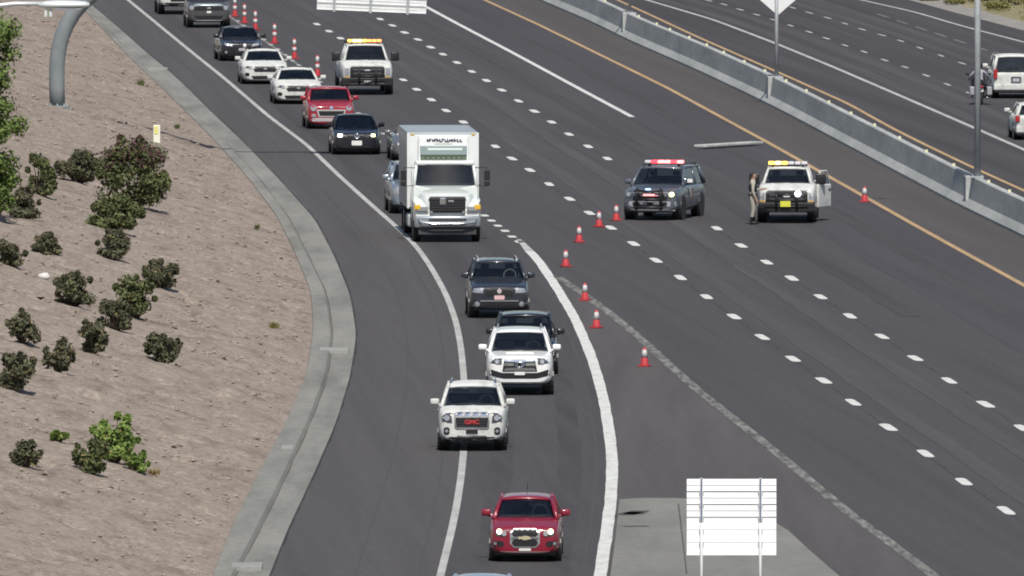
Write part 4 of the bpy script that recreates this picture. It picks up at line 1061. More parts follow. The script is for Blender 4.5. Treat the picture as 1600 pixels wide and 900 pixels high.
# ================================================================== PEOPLE
def person(label, u, v, hd, shirt, trousers, pose, hair=(.02, .017, .015), hat=None, vest=None, h=1.78, helmet=None, group="people on the freeway"):
    """one skinned figure; local -Y is the way it faces"""
    k = h / 1.78
    g = G(u, v)
    J = {}; E = []; Rr = {}
    OJ = pose.get("J", {})
    def jt(n, p, r, par=None):
        p = OJ.get(n, p)
        J[n] = Vector(p) * k; Rr[n] = r * k
        if par: E.append((par, n))
    jt("pelvis", (0, 0, .98), .15); jt("waist", (0, 0, 1.12), .145, "pelvis"); jt("chest", (0, -.01, 1.32), .17, "waist"); jt("shoulder", (0, 0, 1.46), .12, "chest"); jt("neck", (0, -.01, 1.54), .062, "shoulder")
    hx = pose.get("head", 0)
    jt("head0", (0, -.02, 1.62), .085, "neck"); jt("head1", (0, -.03, 1.70), .098, "head0"); jt("head2", (0, -.02, 1.765), .07, "head1")
    for sg, sd in ((-1, "l"), (1, "r")):
        fx, fy = pose.get("foot_" + sd, (sg * .12, 0))
        jt("hip" + sd, (sg * .10, 0, .90), .12, "pelvis"); jt("knee" + sd, (sg * .11 * .5 + fx * .5, fy * .5 - .04, .50), .078, "hip" + sd)
        jt("ankle" + sd, (fx, fy + .02, .09), .052, "knee" + sd); jt("toe" + sd, (fx + sg * .03, fy - .17, .045), .042, "ankle" + sd)
        jt("sh" + sd, (sg * .19, 0, 1.43), .075, "shoulder")
        el, ha = pose.get("arm_" + sd, ((sg * .27, .02, 1.15), (sg * .28, -.08, .90)))
        el, ha = OJ.get("el" + sd, el), OJ.get("wr" + sd, ha)
        jt("el" + sd, el, .052, "sh" + sd); jt("wr" + sd, ha, .036, "el" + sd)
        d = (Vector(ha) - Vector(el)).normalized()
        pm = Vector(ha) + d * .07; jt("palm" + sd, pm, .036, "wr" + sd)
        side = Vector((0, -1, 0)) if abs(d.y) < .8 else Vector((1, 0, 0))
        for i in range(4):
            o_ = side * (.030 - .02 * i); ln = (.075, .085, .078, .06)[i]
            jt("f%d%s" % (i, sd), pm + d * .05 + o_, .011, "palm" + sd); jt("g%d%s" % (i, sd), pm + d * (.05 + ln) + o_ * 1.1 - side * .012 + Vector((-sg * .012, 0, 0)), .009, "f%d%s" % (i, sd))
        jt("th" + sd, pm + side * .055 + d * .01, .012, "palm" + sd); jt("ti" + sd, pm + side * .07 + d * .05, .010, "th" + sd)
    names = list(J); ix = {n: i for i, n in enumerate(names)}
    me = bpy.data.meshes.new("body_skeleton"); me.from_pydata([J[n] for n in names], [(ix[a], ix[b]) for a, b in E], [])
    tmp = bpy.data.objects.new("tmp", me); COL.objects.link(tmp)
    sk = tmp.modifiers.new("skin", 'SKIN'); sk.use_smooth_shade = True
    for i, n in enumerate(names):
        s_ = me.skin_vertices[0].data[i]; s_.radius = (Rr[n], Rr[n] * (.72 if n in ("pelvis", "waist", "chest", "shoulder") else 1)); s_.use_root = n == "pelvis"
    sb = tmp.modifiers.new("sub", 'SUBSURF'); sb.levels = 1; sb.render_levels = 1
    dg = bpy.context.evaluated_depsgraph_get(); m2 = bpy.data.meshes.new_from_object(tmp.evaluated_get(dg)); bpy.data.objects.remove(tmp)
    R = empty("person", (g.x, g.y, 0), hd); tag(R, label, "person", group)
    ho = J["head1"] - Vector((0, -.03, 1.70)) * k
    skin = mat("skin", (.36, .22, .16), .6); shoe = mat("boots", (.012, .012, .012), .5)
    for m_ in (shirt, trousers, skin, shoe): m2.materials.append(m_)
    for p in m2.polygons:
        nb = min(names, key=lambda n: (p.center - J[n]).length - Rr[n])
        if nb[:4] in ("head", "neck") or nb[:4] == "palm" or nb[:2] in ("f0", "f1", "f2", "f3", "g0", "g1", "g2", "g3", "th", "ti", "wr"): mi = 2
        elif nb[:3] in ("ank", "toe"): mi = 3
        elif nb[:3] in ("hip", "kne", "pel"): mi = 1
        else: mi = 0
        p.material_index = mi
    m2.polygons.foreach_set("use_smooth", [True] * len(m2.polygons))
    shared("body", m2, R)
    # face, ears, hair
    bm = bmesh.new()
    bmesh.ops.create_icosphere(bm, subdivisions=2, radius=.108 * k, matrix=Matrix.Translation((0, .012 * k, 1.715 * k)) @ Matrix.Diagonal((.92, 1.02, .95, 1)))
    bmesh.ops.delete(bm, geom=[f for f in bm.faces if f.calc_center_median().y < -.045 * k and f.calc_center_median().z < 1.755 * k or f.calc_center_median().z < 1.66 * k], context='FACES')
    HP = [bm_obj("hair", bm, mat("hair_%.3f" % hair[0], hair, .7), R, True)]
    bm = bmesh.new(); add_box(bm, (0, -.135 * k, 1.665 * k), (.024, .035, .045), .008); HP.append(bm_obj("nose", bm, skin, R))
    for sg in (-1, 1):
        bm = bmesh.new(); bmesh.ops.create_icosphere(bm, subdivisions=1, radius=.013, matrix=Matrix.Translation((sg * .036 * k, -.112 * k, 1.69 * k))); HP.append(bm_obj("eye", bm, shoe, R))
        bm = bmesh.new(); add_box(bm, (sg * .098 * k, -.015, 1.675 * k), (.018, .035, .06), .006); HP.append(bm_obj("ear", bm, skin, R))
    HP.append(box("mouth", (0, -.118 * k, 1.615 * k), (.05, .012, .012), mat("lip", (.25, .09, .08), .5), R))
    if helmet:
        bm = bmesh.new(); bmesh.ops.create_icosphere(bm, subdivisions=3, radius=.15, matrix=Matrix.Translation((0, 0, 1.70)))
        bmesh.ops.delete(bm, geom=[f for f in bm.faces if f.calc_center_median().y < -.06 and f.calc_center_median().z < 1.74 or f.calc_center_median().z < 1.60], context='FACES')
        HP.append(bm_obj("helmet", bm, helmet, R, True))
    for o_ in HP: o_.location = ho
    if hat:
        lathe("hat", [(.17, 1.735 * k), (.172, 1.745 * k), (.105, 1.75 * k), (.10, 1.83 * k), (.06, 1.85 * k)], hat, R, 16)
    if vest:
        bm = bmesh.new()
        bmesh.ops.create_icosphere(bm, subdivisions=3, radius=1, matrix=Matrix.Translation((0, -.005, 1.29 * k)) @ Matrix.Diagonal((.198, .155, .23, 1)))
        bm_obj("vest", bm, vest, R, True)
        lathe("belt", [(.168, 1.0 * k), (.172, 1.03 * k), (.168, 1.06 * k)], mat("belt", (.012, .012, .012), .5), R, 16)
KHAKI = mat("cloth_khaki", (.34, .32, .27), .85, noise=.1); DARK = mat("cloth_dark", (.015, .015, .02), .85)
person("trooper in khaki uniform and dark vest beside the roadside assistance pickup", 1176, 351, math.radians(95), KHAKI, KHAKI, {"arm_r": ((.27, -.12, 1.18), (.20, -.38, 1.22)), "foot_l": (-.10, .05), "foot_r": (.10, -.06)}, vest=DARK, h=1.82)
# far side: motorcycle with rider, seen from behind
def motorcycle():
    g = G(1530, 163); hd = math.pi + .05
    R = empty("motorcycle", (g.x, g.y, 0), hd); tag(R, "dark touring motorcycle with rider, seen from behind past the tall pole", "motorcycle")
    t, rm = wheel_meshes(.32, .16)
    for ya in (-.80, .80):
        wo = shared("wheel", t, R, (0, ya, .32)); shared("rim", rm, wo)
    bm = bmesh.new()
    add_box(bm, (0, -.12, .78), (.34, .70, .26), .09); add_box(bm, (0, .42, .76), (.36, .70, .14), .06); add_box(bm, (0, -.05, .45), (.42, .62, .40), .06)
    bm_obj("body", bm, P_BLACK, R, True)
    box("fairing", (0, -.66, .98), (.62, .22, .46), P_BLACK, R, .08); box("wind_screen", (0, -.62, 1.28), (.44, .03, .26), M_GLASS, R, .01, Matrix.Rotation(-.4, 4, 'X'))
    tube("handlebar", [(-.42, -.38, 1.04), (-.2, -.52, 1.06), (.2, -.52, 1.06), (.42, -.38, 1.04)], .018, M_BLACK, R, 6)
    for sg in (-1, 1):
        box("saddlebag", (sg * .36, .74, .60), (.22, .55, .36), mat("bag_pale", (.30, .30, .33), .4), R, .06)
        bm = bmesh.new(); add_box(bm, (sg * .46, -.50, 1.26), (.15, .05, .11), .02); add_tube(bm, [(sg * .34, -.45, 1.06), (sg * .44, -.50, 1.22)], .012, 5); bm_obj("mirror", bm, M_BLACK, R)
        tube("fork", [(sg * .09, -.80, .32), (sg * .09, -.60, .95)], .03, M_CHROME, R, 6)
        tube("exhaust", [(sg * .24, -.1, .30), (sg * .26, .95, .34)], .045, M_CHROME, R, 8)
    box("tail_lamp", (0, 1.06, .78), (.16, .05, .08), mat("tail_red", (.35, .02, .02), .3, coat=.5), R, .01)
    box("rear_fender", (0, .86, .64), (.20, .46, .14), P_BLACK, R, .05); box("plate", (0, 1.08, .62), (.18, .015, .11), M_PLATE, R)
    J = {"pelvis": (0, .22, .92), "waist": (0, .20, 1.06), "chest": (0, .12, 1.26), "shoulder": (0, .07, 1.40), "neck": (0, .05, 1.48), "head0": (0, .03, 1.56), "head1": (0, .02, 1.64), "head2": (0, .03, 1.70)}
    for sg, sd in ((-1, "l"), (1, "r")):
        J.update({"hip" + sd: (sg * .12, .18, .88), "knee" + sd: (sg * .28, -.22, .72), "ankle" + sd: (sg * .27, -.02, .34), "toe" + sd: (sg * .29, -.20, .29), "sh" + sd: (sg * .20, .07, 1.37), "el" + sd: (sg * .38, -.10, 1.16), "wr" + sd: (sg * .40, -.32, 1.07)})
    person("motorcycle rider in grey jacket sitting on the dark motorcycle", 1530, 163, hd, mat("cloth_grey", (.34, .34, .38), .85), DARK, {"J": J}, helmet=M_BLACK, group="people on the freeway")
motorcycle()
# far side: second white car, cut by the right edge
c = Car("hatchback_car", "white hatchback seen from behind, cut off by the right edge", 1611, 214, math.pi + .04, V(HATCH, L=4.2, W=1.80, H=1.47, zcowl=1.0, zbelt=1.0, ztail=1.0), P_WHITE, "car")
yb = c.yf + c.L
for sg in (-1, 1): box("tail_lamp", (sg * .78, yb - .03, .86), (.18, .14, .24), MATS["tail_red"], c.root, .03)
box("rear_bumper", (0, yb + .02, .44), (1.66, .16, .26), P_WHITE, c.root, .05); box("lower_bumper", (0, yb + .01, .26), (1.5, .14, .12), M_BLACK, c.root, .03)
box("plate", (0, yb + .045, .66), (.30, .02, .15), M_PLATE, c.root, .005)

# ================================================================== CONES
M_ORANGE = mat("cone_orange", (.44, .040, .048), .55); M_REFL = mat("cone_reflective", (.46, .45, .45), .4); M_CBASE = mat("cone_base", (.33, .030, .038), .7); M_CTOP = mat("cone_tip", (.06, .02, .02), .6)
def cone_meshes(h, br, tr, bands, bw):
    out = {}
    bm = bmesh.new()
    add_box(bm, (0, 0, .025), (bw, bw, .05), .012)
    out["base"] = (bm, M_CBASE)
    f = lambda z: br + (tr - br) * z / h
    bm = bmesh.new(); add_lathe(bm, [(f(.04) , .045), (f(.06), .06), (f(h * .97), h * .97), (tr * .7, h)], 16); out["cone_body"] = (bm, M_ORANGE)
    for i, (z0, z1) in enumerate(bands):
        bm = bmesh.new(); add_lathe(bm, [(f(z0) + .004, z0), (f(z1) + .004, z1)], 16); out["band%d" % i] = (bm, M_REFL)
    res = []
    for n, (bm, m) in out.items():
        bmesh.ops.recalc_face_normals(bm, faces=bm.faces); me = bpy.data.meshes.new(n); bm.to_mesh(me); bm.free(); me.materials.append(m)
        if n != "base": me.polygons.foreach_set("use_smooth", [len(p.vertices) == 4 for p in me.polygons])
        res.append(("reflective_band" if n.startswith("band") else n, me))
    return res
CONE_S = cone_meshes(.56, .135, .05, [(.27, .50)], .33)
CONE_T = cone_meshes(.92, .12, .065, [(.32, .52), (.60, .86)], .40)
def cone(label, u, v, meshes, group):
    g = G(u, v)
    R = empty("traffic_cone", (g.x, g.y, .006), random.uniform(0, 1.5)); tag(R, label, "cone", group)
    for n, me in meshes: shared(n, me, R)
lowg, upg = "orange cones around the incident", "tall cones along the ramp queue"
for lab, u, v in (("orange cone nearest the front of the police SUV", 963, 345), ("orange cone second from the police SUV, just left of a lane dash", 936, 355),
                  ("orange cone third from the police SUV", 905, 379), ("orange cone right of the start of the thick white line", 884, 417),
                  ("orange cone between dark slate SUV and the worn white line", 914, 470), ("orange cone right of the thick white line, level with white off road SUV", 932, 513),
                  ("lone orange cone nearest the camera, left of the worn white line", 1007, 573), ("orange cone standing on the yellow line beside the roadside pickup", 1351, 316)):
    cone(lab, u, v, CONE_S, lowg)
for lab, u, v in (("tall orange cone right next to the grey SUV headlight", 367, 26), ("tall orange cone second down from the grey SUV", 382, 36), ("tall orange cone between grey SUV and black sedan, third down", 399, 47),
                  ("tall orange cone above the black sedan mirror, fourth from the top", 429, 68), ("dull tall orange cone above the upper white coupe", 460, 92), ("tall orange cone left of the amber lit tow truck", 496, 119)):
    cone(lab, u, v, CONE_T, upg)

# ================================================================== SIGNS, POLES, LAMPS
# gore sign seen from behind
def gore_sign():
    y = G(1145, 1000).y
    sc = FPX / (y * CP + (CAM_H - 2.5) * SP)
    x0, x1 = [(u - 800) / sc for u in (1073, 1213)]
    def zat(v):
        lo, hi = 0, 8
        for _ in range(40):
            m = (lo + hi) / 2
            if proj(x0, y, m)[1] > v: lo = m
            else: hi = m
        return lo
    zb, zt = zat(868), zat(748)
    xc, wd = (x0 + x1) / 2, x1 - x0
    R = empty("exit_sign", (xc, y, .05)); tag(R, "large white backed road sign on two posts in the gore", "sign")
    W_ = mat("sign_back_white", (.90, .90, .90), .5)
    n = 6; hh = (zt - zb) / n
    for i in range(n):
        z0 = zb + i * hh
        bm = bmesh.new(); add_box(bm, (0, 0, z0 + hh / 2 - .05), (wd, .035, hh - .010), .006)
        # flanges of upper panels only; lower left plain, glare built into the shape
        if i >= 3:
            add_box(bm, (0, -.03, z0 + .02 - .05), (wd - .01, .022, .010)); add_box(bm, (0, -.024, z0 + hh * .55 - .05), (wd - .01, .016, .008))
        bm_obj("sign_panel", bm, W_, R)
    for u in (1096, 1188):
        px = (u - 800) / sc - xc
        tube("post", [(px, -.10, -.05), (px, -.10, zt - .03)], .032, mat("post_glare_pale", (.74, .75, .76), .6), R, 8)  # pale tone paints in the glare that washes out the posts
        box("post_dark_strip", (px, -.145, zb + (zt - zb) * .70), (.042, .014, (zt - zb) * .56), mat("post_strip_blue_grey", (.16, .19, .26), .6), R)  # added dark strip keeps the post tone above the painted glare
        for i in range(1, n, 1): box("clip", (px, -.06, zb + i * hh - .05), (.10, .05, .05), M_GALV, R)
gore_sign()
# monotube sign structure over the ramp
def monotube():
    y = G(0, 246).y
    # base on the slope under pixel (90,170)
    lo, hi = -26.0, -8.0
    for _ in range(40):
        m = (lo + hi) / 2
        if proj(m, y, tz(m, y))[0] < 90: lo = m
        else: hi = m
    bx = lo; bz = tz(bx, y)
    R = empty("sign_gantry", (bx, y, bz)); tag(R, "thick curved grey tube column of a sign gantry on the slope", "gantry")
    r = .30; zs = 1.7; Rb = 3.3
    pts = [(0, 0, 0), (-.03, 0, .8), (-.02, 0, zs)]
    for k in range(1, 11):
        a = PI / 2 * k / 10; pts.append((Rb * (1 - math.cos(a)), 0, zs + Rb * math.sin(a)))
    pts += [(9, 0, zs + Rb + .05), (15.2, 0, zs + Rb + .1)]
    tube("column", pts, [r] * 3 + [r] * 10 + [.27, .22], M_TUBE, R, 20)
    bm = bmesh.new(); add_box(bm, (0, 0, .03), (.90, .90, .08), .01); bm_obj("base_plate", bm, M_TUBE, R)
    box("footing", (0, 0, -.17), (1.2, 1.2, .3), M_CONC, R, .03)
    for a in range(8): box("anchor_bolt", (.37 * math.cos(a * PI / 4), .37 * math.sin(a * PI / 4), .10), (.05, .05, .10), M_GALV, R)
    # sign hung on the arm
    ys = y - .45
    def xz(u, v):
        sc = None; zl, zh = 3.0, 12.0
        for _ in range(40):
            m = (zl + zh) / 2
            if proj(0, ys, m)[1] > v: zl = m
            else: zh = m
        dep = ys * CP - (zl - CAM_H) * SP
        return (u - 800) / FPX * dep, zl
    xa, za = xz(495, 15); xb, zb = xz(666, 22)
    S = empty("overhead_sign", ((xa + xb) / 2, ys, za)); tag(S, "back of an overhead sign cut off by the top edge", "sign")
    wd = xb - xa; tilt = math.atan2(zb - za, wd)
    S.rotation_euler = (0, -tilt, 0)
    n = 9; hh = .285; mid = (za + zb) / 2 - za
    for i in range(n):
        bm = bmesh.new(); add_box(bm, (0, 0, mid + (i + .5) * hh), (wd, .03, hh - .012), .005)
        add_box(bm, (0, -.025, mid + i * hh + .02), (wd - .02, .035, .014)); add_box(bm, (0, -.025, mid + (i + 1) * hh - .02), (wd - .02, .035, .014)); add_box(bm, (0, -.018, mid + (i + .5) * hh), (wd - .6, .02, .02))
        bm_obj("sign_panel", bm, M_ALU, S)
    for u in (522, 579, 637):
        px = xz(u, 10)[0] - (xa + xb) / 2
        box("strut", (px, -.09, mid + n * hh / 2 - .03), (.10, .10, n * hh + .05), M_GALV, S, .01)
        box("strut_bracket", (px, .2, bz + zs + Rb - za), (.10, .55, .5), M_GALV, S, .01)
monotube()
# near street lamp, only its head and arm in frame
def street_lamp():
    y = 351.0
    dr = ray(105, 8); t = y / dr[1]; hx, hz = dr[0] * t, CAM_H + dr[2] * t
    px = hx - 3.6
    R = empty("street_lamp", (px, y, tz(px, y))); b = R.location.z
    tag(R, "street lamp head on a slim arm reaching in at the top left", "street lamp")
    L_ = mat("lamp_housing", (.62, .66, .66), .4, .2)
    tube("pole", [(0, 0, 0), (0, 0, hz - b - 1.2), (.12, 0, hz - b - .55), (.7, 0, hz - b - .22), (1.6, 0, hz - b - .07), (2.5, 0, hz - b + .03), (3.1, 0, hz - b + .03)], [.12, .08, .075, .06, .05, .045, .04], L_, R, 10)
    bm = bmesh.new()
    st = [(3.0, .06, .06), (3.15, .12, .09), (3.4, .17, .11), (3.75, .18, .10), (3.98, .15, .08), (4.07, .08, .05)]
    rings = []
    for x, w_, h_ in st:
        rings.append([bm.verts.new((x, w_ * math.cos(2*PI*k/12), hz - b + h_ * math.sin(2*PI*k/12) * (1 if math.sin(2*PI*k/12) > 0 else .7))) for k in range(12)])
    for r0, r1 in zip(rings, rings[1:]):
        for k in range(12): bm.faces.new((r0[k], r0[(k+1) % 12], r1[(k+1) % 12], r1[k]))
    bm.faces.new(rings[0][::-1]); bm.faces.new(rings[-1])
    bm_obj("lamp_head", bm, L_, R, True)
    box("lens", (3.62, 0, hz - b - .08), (.55, .26, .04), M_LENS, R, .015)
    box("driver_box", (3.20, 0, hz - b - .17), (.17, .10, .17), L_, R, .02)
    box("driver_clamp", (3.20, -.055, hz - b - .17), (.035, .02, .16), mat("olive_trim", (.18, .19, .10), .5), R)
    box("pole_base", (0, 0, .05), (.4, .4, .1), M_CONC, R, .02)
street_lamp()
# poles on the barrier
def barrier_pole(name, label, u, rad, htop, cat):
    p = on_barrier(u)
    R = empty(name, (p.x, p.y, 1.155)); tag(R, label, cat)
    tube("post", [(0, 0, 0), (0, 0, htop)], [rad, rad * .8], M_GALV, R, 10)
    box("base_plate", (0, 0, .02), (rad * 3.6, rad * 3.6, .04), M_GALV, R, .006)
    for sx in (-1, 1):
        for sy in (-1, 1): box("anchor_bolt", (sx * rad * 1.4, sy * rad * 1.4, .06), (.03, .03, .06), M_GALV, R)
    return R, p
R, p = barrier_pole("light_pole", "tall thick grey lamp pole on the barrier at the right", 1527, .125, 11.0, "pole")
tube("arm", [(0, 0, 10.9), (1.2, 0, 11.5), (2.6, 0, 11.6)], .05, M_GALV, R, 8); box("lamp_head", (2.9, 0, 11.6), (.8, .32, .14), M_GALV, R, .05)
tube("arm", [(0, 0, 10.9), (-1.2, 0, 11.5), (-2.6, 0, 11.6)], .05, M_GALV, R, 8); box("lamp_head", (-2.9, 0, 11.6), (.8, .32, .14), M_GALV, R, .05)
R, p = barrier_pole("sign_post", "slim grey post on the barrier, leftmost of the three", 984, .07, 4.2, "post")
box("sign_plate", (0, .09, 3.9), (.9, .02, .9), M_ALU, R, .005)
R, p = barrier_pole("diamond_sign", "diamond road sign seen from behind on a grey barrier post", 1213, .085, 4.6, "sign")
vt = None
zl, zh = 1.2, 6.0
for _ in range(40):
    m = (zl + zh) / 2
    if proj(p.x, p.y, m)[1] > 24: zl = m
    else: zh = m
zt_ = zl - 1.155
hw = .95
bm = bmesh.new(); vs = []
for yy in (.09, .112):
    vs.append([bm.verts.new(q) for q in ((.05, yy, zt_), (hw, yy, zt_ + hw * .82), (.05, yy, zt_ + hw * 1.64), (-hw + .1, yy, zt_ + hw * .82))])
bm.faces.new(vs[0]); bm.faces.new(vs[1][::-1])
for k in range(4): bm.faces.new((vs[0][k], vs[0][(k+1) % 4], vs[1][(k+1) % 4], vs[1][k]))
bm_obj("sign_plate", bm, M_ALU, R)
# marker post on the slope
p = on_slope(245, 223)
R = empty("marker_post", p); tag(R, "short yellow and white marker post on the slope above the kerb", "marker")
bm = bmesh.new(); add_box(bm, (0, 0, .33), (.26, .05, .70), .02); bm_obj("post", bm, mat("marker_white", (.72, .72, .62), .5), R)
box("reflector", (-.02, -.03, .48), (.16, .02, .30), mat("marker_yellow", (.66, .62, .22), .4), R, .006)
# stray strip lying in the lane behind the police car
a, b = G(1094, 233), G(1188, 227)
R = empty("debris", ((a.x + b.x) / 2, (a.y + b.y) / 2, .012), math.atan2(b.y - a.y, b.x - a.x))
tag(R, "long pale strip lying on the asphalt above the police SUV", "debris")
ln = (b - a).length
bm = bmesh.new(); add_box(bm, (-.1, 0, .06), (ln * .98, .55, .10), .03)
for v in bm.verts: v.co.z += .05 * math.sin(v.co.x * 2.1) ** 2; v.co.y += .08 * math.sin(v.co.x * 1.3)
bm_obj("strip", bm, mat("debris_pale", (.40, .41, .39), .6, noise=.2, nscale=3), R)

# ================================================================== VEGETATION
def leaf_mat(name, c0, c1, scale=3.0):
    return ground_mat(name, [c0, c1], scale, fine=.3, finescale=14, rough=.75, spec=.25)
LF = {"grey": leaf_mat("leaf_grey_green", (.044, .046, .026), (.122, .122, .072)), "green": leaf_mat("leaf_green", (.042, .053, .021), (.122, .142, .056)),
      "lime": leaf_mat("leaf_lime", (.075, .125, .026), (.20, .28, .07)), "red": leaf_mat("leaf_purple", (.055, .026, .030), (.125, .058, .066)),
      "olive": leaf_mat("leaf_olive", (.11, .11, .035), (.22, .21, .08)), "tree": leaf_mat("leaf_tree", (.055, .088, .022), (.16, .22, .06)), "straw": leaf_mat("leaf_straw", (.16, .13, .06), (.28, .22, .10))}
M_BARK = mat("bark", (.085, .065, .05), .9, noise=.3, nscale=8)
def foliage(name, centers, radii, nleaf, size, material, parent, seed, updir=.35, zmin=None):
    r = np.random.default_rng(seed)
    V = []; F = []
    k = len(centers)
    ci = r.integers(0, k, nleaf)
    dirs = r.normal(size=(nleaf, 3)); dirs /= np.linalg.norm(dirs, axis=1)[:, None]
    rad = r.random(nleaf) ** .5
    C = np.array(centers)[ci] + dirs * (np.array(radii)[ci] * rad[:, None])
    if zmin is not None: C[:, 2] = np.maximum(C[:, 2], zmin + r.random(nleaf) * .05)
    n = dirs + r.normal(size=(nleaf, 3)) * .7; n[:, 2] += updir; n /= np.linalg.norm(n, axis=1)[:, None]
    t = np.cross(n, r.normal(size=(nleaf, 3))); t /= np.linalg.norm(t, axis=1)[:, None]
    b = np.cross(n, t)
    s = size * (.6 + .8 * r.random(nleaf))[:, None]
    q = np.stack([C - t * s, C - b * s * .5 + n * s * .12, C + t * s, C + b * s * .5 + n * s * .12], 1).reshape(-1, 3)
    f = np.arange(nleaf * 4).reshape(-1, 4)
    return mesh_obj(name, q.tolist(), f.tolist(), material, parent)
def shrub(label, u, vbase, wpx, hpx, kind, seed, top=None, dens=1.0, group="shrubs planted on the dirt slope"):
    p = on_slope(u, vbase)
    sc = FPX / (p.y * CP + (CAM_H - p.z) * SP)
    W, H = wpx / sc * 1.16, hpx / sc * 1.08
    rr = random.Random(seed)
    R = empty("shrub", p); tag(R, label, "shrub", group)
    k = 9 + int(6 * W)
    cen = []; rad = []
    for i in range(k):
        a = rr.uniform(0, 2 * PI); q = rr.random() ** .5
        z = rr.uniform(.12, .90)
        e = math.sqrt(max(.12, 1 - (abs(z - .45) / .62) ** 2))
        s_ = rr.uniform(.15, .26)
        cen.append((math.cos(a) * q * W * .40 * e, math.sin(a) * q * W * .40 * e, H * z))
        rad.append((W * s_, W * s_, min(H * .24, W * s_ * .9)))
    for i in range(7):
        a = rr.uniform(0, 2 * PI); z = rr.uniform(.35, 1.04); s_ = rr.uniform(.05, .09); e = rr.uniform(.40, .56) * (1 if z < .8 else .55)
        cen.append((math.cos(a) * W * e, math.sin(a) * W * e, H * z)); rad.append((W * s_, W * s_, W * s_ * 1.2))
    k = len(cen)
    n = int(min(5200, (900 + 2100 * W * H) * dens))
    foliage("crown", cen, rad, n, .055 + .012 * W, LF[kind], R, seed, zmin=.02)
    foliage("dry_leaves", cen, rad, int(n * .10), .05, LF["straw"] if seed % 3 else LF["olive"], R, seed + 300, zmin=.02)
    if top:
        hi = [i for i in range(k) if cen[i][2] > H * .62]
        foliage("blossom", [(cen[i][0] * 1.06, cen[i][1], cen[i][2] + .05) for i in hi], [rad[i] for i in hi], int(n * .45), .055, LF[top], R, seed + 500)
    bm = bmesh.new()
    for i in list(range(0, k - 7, 2)) + list(range(k - 7, k)):
        c = cen[i]
        add_tube(bm, [(c[0] * .1, c[1] * .1, -.05), (c[0] * .55, c[1] * .55, c[2] * .5), (c[0] * .9, c[1] * .9, c[2])], [.03, .02, .008], 5)
    bm_obj("stem", bm, M_BARK, R, True)
    return R
shr = [("dark green shrub between the left edge tree and the wide leafy shrub", 63, 306, 44, 58, "green", None), ("dark shrub at the foot of the left edge tree", 36, 342, 44, 44, "grey", None),
       ("wide grey green shrub left of the tall purple topped bush", 124, 286, 58, 50, "grey", None), ("tall bush with purple red top, largest on the slope", 210, 322, 94, 92, "green", "red"),
       ("wide green shrub right below the tall purple topped bush", 180, 362, 76, 50, "green", None), ("round shrub under the wide green one", 175, 406, 46, 42, "grey", None),
       ("small grey shrub right of the left edge, in the row above the white stone", 72, 398, 40, 32, "grey", None), ("grey shrub cut by the left edge above the white stone", 18, 416, 44, 34, "grey", None),
       ("round shrub right below the white stone", 115, 478, 54, 48, "grey", None), ("shrub right of the tall narrow one, rightmost of its pair", 251, 450, 50, 38, "grey", None),
       ("tall narrow green shrub in the middle of the slope", 211, 496, 50, 68, "green", None), ("low shrub at the lower left of the tall narrow one", 180, 516, 46, 40, "grey", None),
       ("shrub left of the rightmost round shrub", 145, 552, 44, 44, "grey", None), ("shrub with reddish litter at its foot, left of centre", 94, 582, 46, 46, "grey", None),
       ("rightmost round shrub, standing alone low on the slope", 253, 566, 48, 42, "grey", None), ("spiky shrub near the left edge above the litter shrub", 36, 538, 48, 46, "grey", None),
       ("broad shrub touching the left edge", 24, 608, 56, 54, "grey", None), ("small dark round shrub left of the lime green bush", 40, 728, 38, 34, "grey", None),
       ("lime green spreading bush low on the slope", 178, 722, 62, 64, "lime", None), ("dark green bush in front of the lime green one", 146, 742, 48, 52, "green", None),
       ("low green plant right of the lime green bush", 214, 738, 34, 28, "lime", None), ("low green plant left of the lime green bush", 92, 688, 26, 14, "lime", None)]
for i, (lab, u, vb, wp, hp, kd, tp) in enumerate(shr): shrub(lab, u, vb, wp, hp, kd, 40 + i, tp)
def tuft(label, u, v, wpx, hpx, kind, seed):
    p = on_slope(u, v); sc = FPX / (p.y * CP + (CAM_H - p.z) * SP); W, H = wpx / sc, hpx / sc
    rr = random.Random(seed); Vv = []; F = []
    for i in range(70):
        a = rr.uniform(0, 2*PI); q = rr.random() * W * .3; x, y = math.cos(a) * q, math.sin(a) * q
        l = rr.uniform(.6, 1.1) * H; dx, dy = math.cos(a) * W * .25 * rr.random(), math.sin(a) * W * .25
        b = len(Vv); Vv += [(x - .015, y, 0), (x + .015, y, 0), (x + dx, y + dy, l)]; F.append((b, b + 1, b + 2))
    o = mesh_obj("grass_tuft", Vv, F, LF[kind], None, loc=p); tag(o, label, "grass tuft", "small weeds on the dirt slope")
tuft("small weed tuft on the slope beside the upper kerb", 219, 134, 20, 12, "green", 1); tuft("tiny weed right of the yellow marker post", 277, 201, 12, 8, "green", 2)
tuft("yellow green weed tuft next to the kerb bend", 428, 513, 24, 12, "olive", 3); tuft("tiny weed beside the kerb, level with the box truck", 402, 358, 12, 8, "green", 4)
tuft("straw coloured weed right of the lime green bush", 240, 742, 30, 12, "straw", 5)
# white stone
p = on_slope(69, 432)
bm = bmesh.new(); bmesh.ops.create_icosphere(bm, subdivisions=2, radius=.2)
for v in bm.verts: v.co = Vector((v.co.x * (1 + .3 * mnoise.noise(v.co * 6)), v.co.y, v.co.z * .6 * (1 + .3 * mnoise.noise(v.co * 9))))
o = bm_obj("rock", bm, mat("pale_stone", (.55, .54, .52), .8, noise=.1), None, True); o.location = p; tag(o, "single whitish stone lying on the slope", "rock")
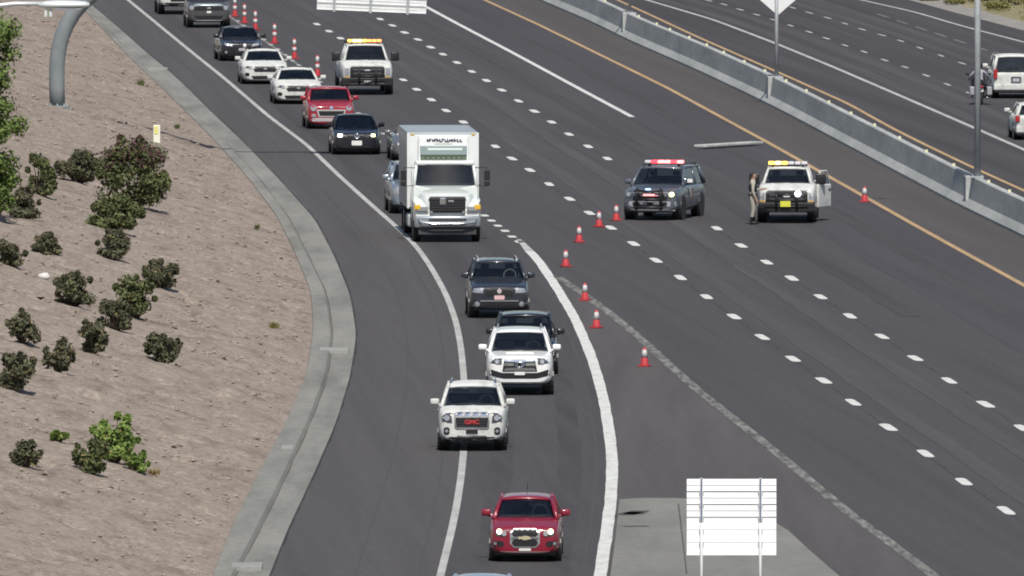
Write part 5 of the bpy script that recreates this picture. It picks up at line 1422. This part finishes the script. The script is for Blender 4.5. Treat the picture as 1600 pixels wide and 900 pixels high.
# reddish litter below two shrubs
def tree(label, u, v, h, wdt, seed, dens):
    p = on_slope(u, v)
    R = empty("tree", p); tag(R, label, "tree", "trees at the left edge of the slope")
    rr = random.Random(seed); cen = []; rad = []
    for i in range(64):
        z = rr.uniform(.05, 1.0); e = wdt * (1 - .55 * abs(z - .35)) ; a = rr.uniform(0, 2*PI); q = rr.random() ** .5
        cen.append((math.cos(a) * q * e, math.sin(a) * q * e, z * h)); s_ = rr.uniform(.34, .60); rad.append((s_, s_, s_ * .9))
    foliage("crown", cen, rad, int(11000 * dens), .075, LF["tree"], R, seed)
    foliage("crown", [cen[i] for i in range(0, 64, 2)], [rad[i] for i in range(0, 64, 2)], int(2600 * dens), .075, LF["lime"], R, seed + 1)
    bm = bmesh.new(); add_tube(bm, [(0, 0, -.2), (.05, 0, h * .3), (0, .05, h * .65), (.02, 0, h * .95)], [.16, .12, .08, .02], 8)
    for i in range(0, 64, 4):
        c = cen[i]; add_tube(bm, [(0, 0, c[2] * .6), (c[0] * .6, c[1] * .6, c[2] * .85), c], [.05, .03, .01], 5)
    bm_obj("trunk", bm, M_BARK, R, True)
tree("leafy green tree cut by the left edge", -24, 338, 5.9, 1.25, 11, 1.4)
tree("leafy tree showing a few leaves at the upper left corner", -46, 96, 5.0, 1.1, 12, .8)
# far verge beyond the opposite carriageway
verge = sheet("verge", lambda y: OROAD(y) - .05, lambda y: OROAD(y) + 1.6, Y0, Y1, .02, ground_mat("verge_gravel", [(.20, .19, .175), (.27, .255, .235)], .4, fine=.2, finescale=3), None, label="grey gravel strip along the far edge of the freeway")
for i, (u, v, wp, hp, lab) in enumerate(((1490, 8, 46, 16, "low olive bush on the far verge, left one"), (1560, 14, 40, 14, "low olive bush on the far verge left of the lamp pole top"), (1452, 2, 30, 10, "small olive bush at the top edge on the far verge"), (1590, 6, 60, 14, "olive bush in the top right corner"), (1530, 2, 50, 12, "olive bush behind the top of the tall lamp pole"))):
    p = G(u, v); sc = FPX / p.y; W, H = wp / sc, hp / sc
    R = empty("shrub", p); tag(R, lab, "shrub", "olive bushes beyond the far carriageway")
    rr = random.Random(i); cen = [(rr.uniform(-.4, .4) * W, rr.uniform(-.4, .4) * W, rr.uniform(.2, .8) * H) for _ in range(10)]
    foliage("crown", cen, [(W * .2, W * .2, H * .3)] * 10, 900, .07, LF["olive"], R, 900 + i, zmin=.02)
    bm = bmesh.new()
    for c_ in cen[:5]: add_tube(bm, [(0, 0, -.03), c_], [.03, .01], 5)
    bm_obj("stem", bm, M_BARK, R)
def far_scrub():
    n = 3200; r = np.random.default_rng(5)
    yy = r.uniform(715, 1060, n); xx = np.array([OROAD(float(t)) for t in yy]) + 2.2 + r.random(n) ** 1.5 * 26
    cen = np.stack([xx, yy, r.random(n) * .12], 1)
    o = foliage("ground_cover", cen.tolist(), [(.35, .5, .1)] * n, 26000, .06, LF["olive"], None, 77, zmin=-.02)
    tag(o, "dry olive scrub covering the far roadside", "scrub", kind="stuff")
far_scrub()
